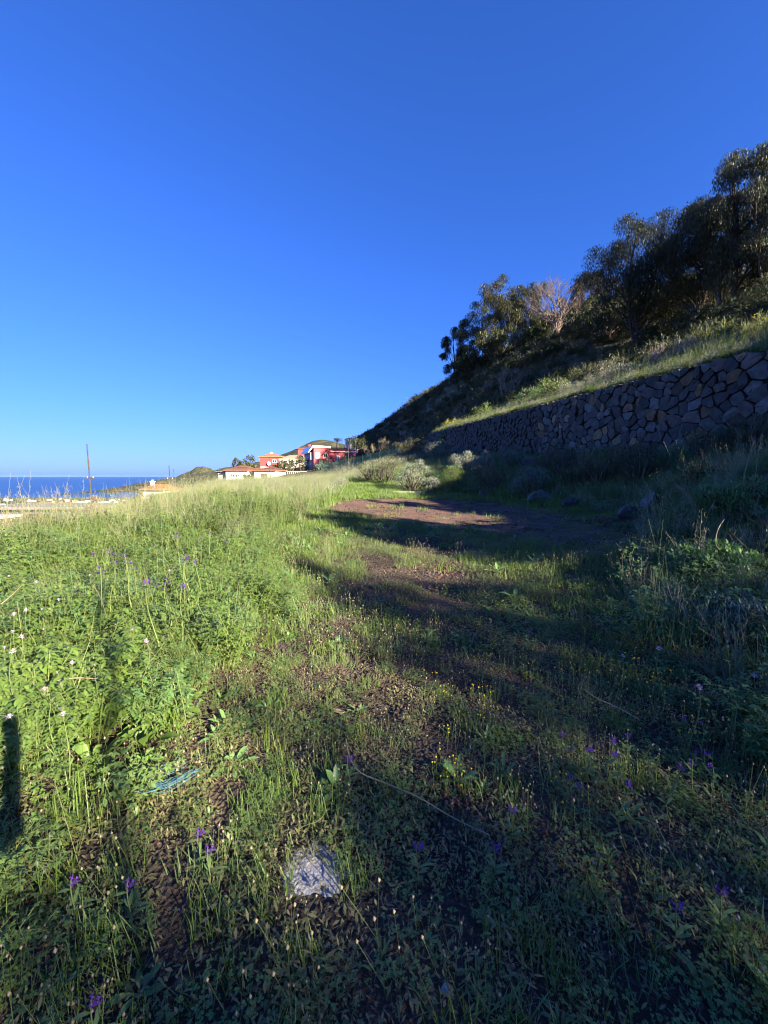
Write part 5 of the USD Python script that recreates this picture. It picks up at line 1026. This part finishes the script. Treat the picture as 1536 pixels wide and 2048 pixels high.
for s, u, v, r, h, m, lb in [(511, 985, 990, 44, 62, L_olive, 'rounded green bush right of the small whitish shrub'), (512, 905, 985, 34, 54, L_lush, 'yellow-green leafy bush between the whitish shrub and the rounded green one'), (513, 1120, 960, 54, 66, L_dark, 'dark green bush under the middle of the stone wall'),
        (514, 1200, 985, 56, 82, L_olive, 'large dark green bush on the bank above the boulders'), (515, 1275, 980, 56, 92, L_dark, 'dark fine-leaved bush on the bank right of the large one'), (516, 1150, 985, 36, 44, L_olive, 'mid-green bush on the bank behind the boulders'), (522, 968, 948, 30, 44, L_silver, 'pale grey-green shrub at the wall foot, left of the loose silvery one'), (523, 1030, 945, 34, 40, L_glauc, 'bluish-green shrub at the wall foot above the blue-grey shrub'), (524, 1095, 948, 30, 36, L_olive, 'olive shrub at the wall foot between the grey rock and the dark bush'), (525, 1245, 935, 36, 44, L_olive, 'olive shrub at the wall foot behind the large bush on the bank'), (526, 1330, 955, 44, 56, L_broad, 'leafy green shrub below the tallest dry plant'),
        (527, 1400, 985, 40, 50, L_olive, 'olive shrub on the bank in front of the agave'), (528, 1480, 1060, 70, 80, L_broad, 'leafy green bush at the right edge above the white curved stem'), (529, 1440, 1180, 80, 70, L_broad, 'low wide leafy bush on the right bank, halfway up'), (531, 1520, 1300, 80, 80, L_glauc, 'blue-green feathery bush at the right edge, halfway up'), (517, 740, 965, 40, 40, L_scrub, 'grey-green scrub at the far end of the field near the net fence'),
        (518, 1420, 930, 60, 70, L_olive, 'feathery green bush against the foot of the wall at the right'), (519, 1500, 930, 66, 96, L_olive, 'feathery green bush at the right edge below the wall'), (520, 690, 955, 36, 26, L_silver, 'low grey scrub below the pink house'), (521, 880, 925, 30, 46, L_glauc, 'bluish bush against the far end of the stone wall')]:
    fbush('bank_bush', s, u, v, r, h, m, lb, leaves=5200, leaf=.06, wratio=.3, lumps=18, hang=.0, upright=.3, twig=.75, stem_m=M_bark)
p = on_ground(190, 1040); fbush('dead_bush', 530, 192, 1048, 24, 62, None, 'brown dead bush at the edge of the left field against the sea', leaves=0, lumps=16, bare=26, upright=.6)
for s, u, v, f, r, h, m, lb in [(541, 838, 925, 41, 26, 44, L_olive, 'olive shrub pressed against the end face of the stone wall'), (542, 808, 930, 44, 26, 40, L_scrub, 'dusty shrub just left of the end of the stone wall'), (543, 782, 925, 48, 26, 36, L_olive, 'olive shrub between the net fence and the wall end'), (544, 858, 935, 37, 24, 40, L_silver, 'silvery shrub at the foot of the far wall corner')]:
    P = at(u, v, f * K * .98); P[2] = float(ground_z(P[0], P[1])) if P[0] < toe_x(P[1]) else float(hill_z(P[0], P[1])); bush('bank_bush', s, P - [0, 0, .1], r * f * K / FPX, h * f * K / FPX, m, leaves=2600, leaf=.14, wratio=.3, lumps=14, twig=.8, stem_m=M_bark, label=lb)
# climber on the wall
g = np.random.default_rng(8); sx = (47 - 12.3) / (WALL_B[1] - WALL_A[1]) * WL; n = 700; ss = sx + g.normal(0, .35, n) + .6; hh = g.uniform(.1, 2.9, n)
V = wall_pt(ss + .15 * hh, hh, g.uniform(.06, .26, n)); root = thing('climbing_plant', V[0], label='green climbing plant on the far part of the stone wall', cat='climber'); V0 = V[0]
obj('foliage', blades(V - V0, dirs(g, n, -60, 40), g.uniform(.12, .22, n), .1, .2, 2, 'ovate', rng=g), L_broad, root, smooth=True)
obj('stem', tube(wall_pt(np.array([sx + .6, sx + .8, sx + .9]), np.array([0, 1.4, 2.8]), np.array([.12, .14, .14])) - V0, [.03, .02, .01], 5), M_twig, root, smooth=True)
# agave with stiff pale leaves
p = on_ground(1382, 912); p[2] = float(ground_z(p[0], p[1])); g = np.random.default_rng(4); ag = thing('agave', p, label='pale blue agave rosette at the foot of the wall', cat='succulent'); s_ = p[1] / FPX
for k in range(15):
    a_, el = k * 2.4, math.radians(g.uniform(15, 80)); d = np.array([[math.cos(a_) * math.cos(el), math.sin(a_) * math.cos(el), math.sin(el)]])
    obj('leaf', blades(np.array([[0, 0, .02]]), d, 48 * s_ * g.uniform(.75, 1.1), .085, .06, 4, 'grass', fold=.45, rng=g), L_glauc, ag, smooth=True)

# ------------------------------------------------------------------ single tall plants
def dry_plant(u, vb, vt, wpx, seed, label, m=L_head, n=90):
    b = on_ground(u, vb); b[2] = float(ground_z(b[0], b[1])); s = b[1] / FPX; H = (vb - vt) * s; g = np.random.default_rng(seed); root = thing('dry_plant', b, label=label, cat='dry plant'); st, hd = [], []
    for k in range(5):
        d = dirs(g, 1, 62, 88)[0]; e = np.array([g.uniform(-1, 1) * wpx * s / 2, g.uniform(-.1, .1), H * g.uniform(.7, 1.02)]); P = bent(np.zeros(3), e, g, 0, .06, 6); st.append(tube(P, np.linspace(.007, .003, 7), 4))
        for j in range(5):
            q = P[g.integers(3, 7)]; e2 = q + dirs(g, 1, 10, 70)[0] * H * .16; st.append(tube(bent(q, e2, g, 0, .05, 3), np.linspace(.003, .0015, 4), 3)); hd.append(e2 + g.normal(0, .025, (n // 25, 3)))
    obj('stalks', cat_mesh(st), M_twig, root, smooth=True); c = np.vstack(hd); obj('seed_heads', cat_mesh([blobs(c, .013 * g.uniform(.6, 1.3, len(c)), 1.8), blades(c, dirs(g, len(c), -60, 40), .05, .012, .3, 2, 'lance', rng=g)]), m, root, smooth=True)
dry_plant(1335, 935, 846, 70, 91, 'dry pale seed-headed plant standing in front of the stone wall, the tallest of three'); dry_plant(1230, 955, 884, 60, 92, 'dry nodding plant in front of the wall, left of the tallest'); dry_plant(1165, 950, 880, 40, 93, 'thin dry plant near the rock at the wall foot'); dry_plant(1090, 945, 898, 40, 94, 'arching dry plant over the grey rock')
dry_plant(960, 960, 900, 40, 95, 'dry twiggy stalks above the loose silvery shrub')
def oat_stalk(u, vb, u2, v2, seed, label):
    b = on_ground(u, vb); b[2] = float(ground_z(b[0], b[1])); t = EYE + ray(u2, v2) * (b[1] + .05); g = np.random.default_rng(seed); root = thing('oat_stalk', b, label=label, cat='oat grass')
    e = t - b; P = np.array([e * q + np.array([0, 0, .35 * np.linalg.norm(e) * math.sin(math.pi * q) * .6]) for q in np.linspace(0, 1, 9)]); obj('stalk', tube(P, np.linspace(.003, .0012, 9), 4), L_straw, root, smooth=True)
    n = 26; q = g.uniform(.66, 1, n) * 8; i0 = np.minimum(q.astype(int), 7); c = P[i0] + (P[i0 + 1] - P[i0]) * (q - i0)[:, None]
    obj('spikelets', blades(c, dirs(g, n, -85, -30), g.uniform(.03, .05, n), .010, .1, 2, 'lance', rng=g), L_head, root, smooth=True)
for i, (u, vb, u2, v2, lb) in enumerate([(1370, 1070, 1305, 985, 'oat stalk nodding left over the large boulder'), (1400, 1060, 1350, 968, 'oat stalk nodding left, just behind the one over the boulder'), (1400, 1090, 1428, 1005, 'oat stalk with a pale drooping head on the bank, right of the boulder'), (1500, 1040, 1525, 865, 'tall oat stalk at the right edge against the wall'), (1470, 1050, 1510, 880, 'oat stalk just left of the tallest one at the right edge')]):
    oat_stalk(u, vb, u2, v2, 120 + i, lb)
def stalk(pts, r, label, h=.05, m=L_straw, name='dry_stalk'):
    P = np.array([at_height(u, v, h + .02 * math.sin(i * 2.1)) for i, (u, v) in enumerate(pts)]); t = np.linspace(0, len(P) - 1, 4 * len(P)); Q = np.stack([np.interp(t, range(len(P)), P[:, k]) for k in range(3)], 1)
    Q = np.stack([np.convolve(np.pad(Q[:, k], 2, 'edge'), np.ones(5) / 5, 'valid') for k in range(3)], 1)
    return obj(name, tube(Q, np.linspace(r, r * .6, len(Q)), 5), m, smooth=True, label=label, cat='stalk')
stalk([(690, 1470), (702, 1540), (760, 1562), (800, 1578), (850, 1600), (900, 1634), (992, 1676)], .0045, 'long pale dry stalk lying across the foreground track', .07)
stalk([(1165, 1376), (1190, 1396), (1230, 1412), (1255, 1425), (1280, 1440)], .004, 'pale bent stalk in the shaded weeds on the right', .22)
stalk([(640, 1575), (660, 1640), (585, 1655), (620, 1690), (655, 1730), (680, 1775), (690, 1815)], .0016, 'thin yellow grass stem bending over the pale flat stone', .12, L_stem)
stalk([(92, 1372), (120, 1358), (165, 1355), (212, 1360)], .003, 'pale stem lying flat across the lit meadow at the left', .32)
stalk([(178, 1160), (200, 1190), (214, 1236)], .0035, 'pale bent stem among the purple flowers of the left meadow', .45)
stalk([(0, 1210), (22, 1192), (50, 1165)], .004, 'pale stem at the left edge of the meadow', .5)
stalk([(1450, 1036), (1434, 1060), (1430, 1090), (1440, 1100)], .006, 'curved white stem on the right bank', .5)
stalk([(1500, 1660), (1430, 1560), (1400, 1520)], .003, 'green-grey stem leaning in the shaded weeds at the right', .25, L_stem)
stalk([(1340, 1640), (1290, 1590), (1330, 1690), (1425, 1830)], .003, 'thin green stem leaning in the bottom right weeds', .22, L_stem)
# blue netting and a chip of wood
g = np.random.default_rng(15); M_blue = mat('blue_plastic', {'p': ('principled_bsdf', {'base_color': (.08, .22, .28), 'roughness': .5})}, [], 'p.BSDF'); ms = []
for k in range(24):
    n = 8; t = np.linspace(0, 1, n); a, b = g.uniform(0, .3), g.uniform(.65, 1.0); q = a + (b - a) * t; off = g.normal(0, 5)
    U = np.interp(q, [0, .45, 1], [262, 330, 402]) ; Vv = np.interp(q, [0, .45, 1], [1584, 1572, 1538]) + off + 4 * np.sin(q * 9 + k)
    ms.append(tube(np.array([at_height(u_, v_, .055 + .012 * math.sin(7 * w_ + k)) for u_, v_, w_ in zip(U, Vv, q)]), .001, 3))
for k in range(5):
    t = np.linspace(0, 2 * math.pi * g.uniform(.6, 1), 12); U = 332 + (38 + g.normal(0, 4)) * np.cos(t + g.uniform(0, .5)); Vv = 1540 - (U - 332) * .25 + 9 * np.sin(t) + g.normal(0, 3)
    ms.append(tube(np.array([at_height(u_, v_, .06) for u_, v_ in zip(U, Vv)]), .0009, 3))
obj('plastic_netting', cat_mesh(ms), M_blue, smooth=True, label='tangled scrap of pale blue plastic netting in the grass at the left', cat='netting')
a = on_ground(678, 1440); v, f = bx(-.035, .035, -.012, .012, 0, .012); v = v + .002 * np.random.default_rng(2).normal(size=v.shape); c_, s_ = math.cos(-.5), math.sin(-.5); v = v @ np.array([[c_, s_, 0], [-s_, c_, 0], [0, 0, 1]])
obj('wood_chip', (v + [a[0], a[1], float(ground_z(a[0], a[1])) + .02], f), L_straw, label='pale chip of wood lying on the bare soil of the track', cat='wood chip')

# ------------------------------------------------------------------ flowers one can count
def flower_proto(name, seed, kind):
    c = cls(name); g = np.random.default_rng(seed); p = str(c.GetPath()); H = {'bugloss': .26, 'scabious': .34, 'low': .15}[kind]
    P = bent(np.array([0, 0, -.02]), np.array([g.normal(0, .02), g.normal(0, .02), H]), g, 0, .04, 6)
    usdkit.mesh(stage, p + '/stem', tube(P, np.linspace(.0026, .0015, 7), 5), L_stem, smooth=True)
    n = 8; k = g.integers(1, 6, n); usdkit.mesh(stage, p + '/leaves', blades(P[k], dirs(g, n, 10, 55), g.uniform(.03, .07, n), .011, .3, 3, 'lance', rng=g), L_grassb, smooth=True)
    if kind == 'scabious':
        usdkit.mesh(stage, p + '/flower', cat_mesh([p_flowerhead(g, P[-1], 26, .014, .014), blobs(P[-1:] - [0, 0, .004], .008, .8)]), L_pink, smooth=True)
    else:
        q = P[-1] + np.stack([g.normal(0, .008, 5), g.normal(0, .008, 5), -g.uniform(0, .03, 5)], -1)
        usdkit.mesh(stage, p + '/flower', cat_mesh([p_flowerhead(g, c_, 6, .006, .011) for c_ in q]), L_purple, smooth=True)
    return c, H
BUG = [flower_proto(f'bugloss_{i:03d}', 300 + i, 'bugloss') for i in range(4)]; LOWB = [flower_proto(f'low_bugloss_{i:03d}', 310 + i, 'low') for i in range(3)]; SCA = [flower_proto(f'scabious_{i:03d}', 320 + i, 'scabious') for i in range(4)]
def flowers(name, protos, pts, extra, scale, label, group):
    for i, (u, v) in enumerate(pts):
        c, H = protos[i % len(protos)]; s = scale * (1 + .25 * math.sin(i * 3.7)); q = at_height(u, v, H * s + extra); copy_of(c, name, (q[0], q[1], float(ground_z(q[0], q[1])) + extra), i * 1.3, s, label=label, cat='flower', group=group)
flowers('purple_flower', BUG, [(195, 1102), (206, 1090), (214, 1108), (245, 1120), (258, 1113), (264, 1122), (228, 1122), (192, 1136), (270, 1140), (310, 1152), (315, 1166), (332, 1160), (356, 1176), (338, 1173), (380, 1110), (375, 1126), (362, 1120), (388, 1122), (310, 1082), (360, 1065), (326, 1092), (408, 1060), (450, 1080), (400, 1078), (478, 1040), (505, 1058)], .27, 1.5, 'purple flower spike standing in the sunlit left meadow', 'purple flowers in the sunlit left meadow')
flowers('purple_flower', LOWB + BUG[:2], [(1122, 1460), (1150, 1488), (1190, 1490), (1180, 1497), (1235, 1458), (1253, 1466), (1232, 1480), (1237, 1497), (1242, 1508), (1262, 1535), (1137, 1550), (1166, 1562), (1375, 1423), (1412, 1443), (1357, 1500), (1390, 1500), (1393, 1515), (1420, 1497), (1434, 1527)], .03, 1.0, 'purple flower in the shaded weeds on the right, halfway up the picture', 'purple flowers in the shaded weeds at the right')
for (u, v), lb in zip([(1055, 1265), (1145, 1226), (985, 1680), (1020, 1615), (693, 1510), (393, 1655), (412, 1688), (140, 1757), (252, 1762), (180, 2002), (1347, 1800), (1437, 1770), (830, 1684), (1255, 1210)],
        ['lone purple flower at the right margin of the track', 'purple flower at the foot of the right bank', 'purple flower at the lower end of the long dry stalk', 'purple flower above the lower end of the long dry stalk', 'magenta flower at the upper end of the long dry stalk', 'purple flower below the blue netting', 'second purple flower below the blue netting, nearer to the camera', 'purple flower in the dark weeds at the lower left', 'purple flower in the dark weeds right of the lower left one', 'purple flower near the bottom left corner',
         'large purple flower spike in the bottom right weeds', 'purple flower cluster near the right edge at the bottom', 'purple flower right of the pale flat stone', 'bluish flower on the slope of the right bank']):
    flowers('purple_flower', LOWB, [(u, v)], .02, 1.1, lb, None)
flowers('pink_flower', SCA, [(110, 1205), (88, 1222), (62, 1222), (90, 1257), (25, 1232), (27, 1265), (48, 1280), (57, 1276), (15, 1297), (22, 1310), (92, 1325), (98, 1384), (156, 1330), (262, 1262), (284, 1288), (376, 1200), (130, 1441), (18, 1440), (178, 1147), (332, 1147), (146, 1172), (75, 1157), (20, 1130), (108, 1068)], .22, .72, 'pale pink flower head in the leafy left meadow', 'pale pink flowers in the left meadow')
flowers('pink_flower', SCA, [(1505, 1358), (1392, 1114), (1322, 1290), (1468, 1210), (1384, 1365), (1250, 1308)], .06, .9, 'pale lilac flower head in the weeds of the right bank', 'pale lilac flowers on the right bank')
x, y = uniform_wedge(9, .6, 5); pr = []
for s in range(3):
    g = np.random.default_rng(600 + s); n = 7; b = disc(g, n, .08); tip = b + np.stack([0 * b[:, 0], 0 * b[:, 0], g.uniform(.05, .14, n)], -1); pr.append([(hairs(b, tip, .0009), L_stem, False), (blobs(tip, .0055, .9), L_yellow, True)])
grow('yellow_flowers', 'tiny yellow clover flowers in the shaded weeds', pr, x, y, (x > .3) * np.clip(nz(x, y, 1.0, 90) * 2.4 - .7, 0, 1), (.8, 1.3))

# ------------------------------------------------------------------ the air: a thin sea haze
M_haze = usdkit.material(stage, '/World/Looks/sea_haze', {'v': ('principled_volume', {'color': (.50, .74, .95), 'density': HAZE, 'anisotropy': .1})}, [], volume='v.volume')
obj('haze', bx(-200000, 200000, -200000, 200000, -251, 75), M_haze, kind='stuff', label='thin haze over the sea and the coast')
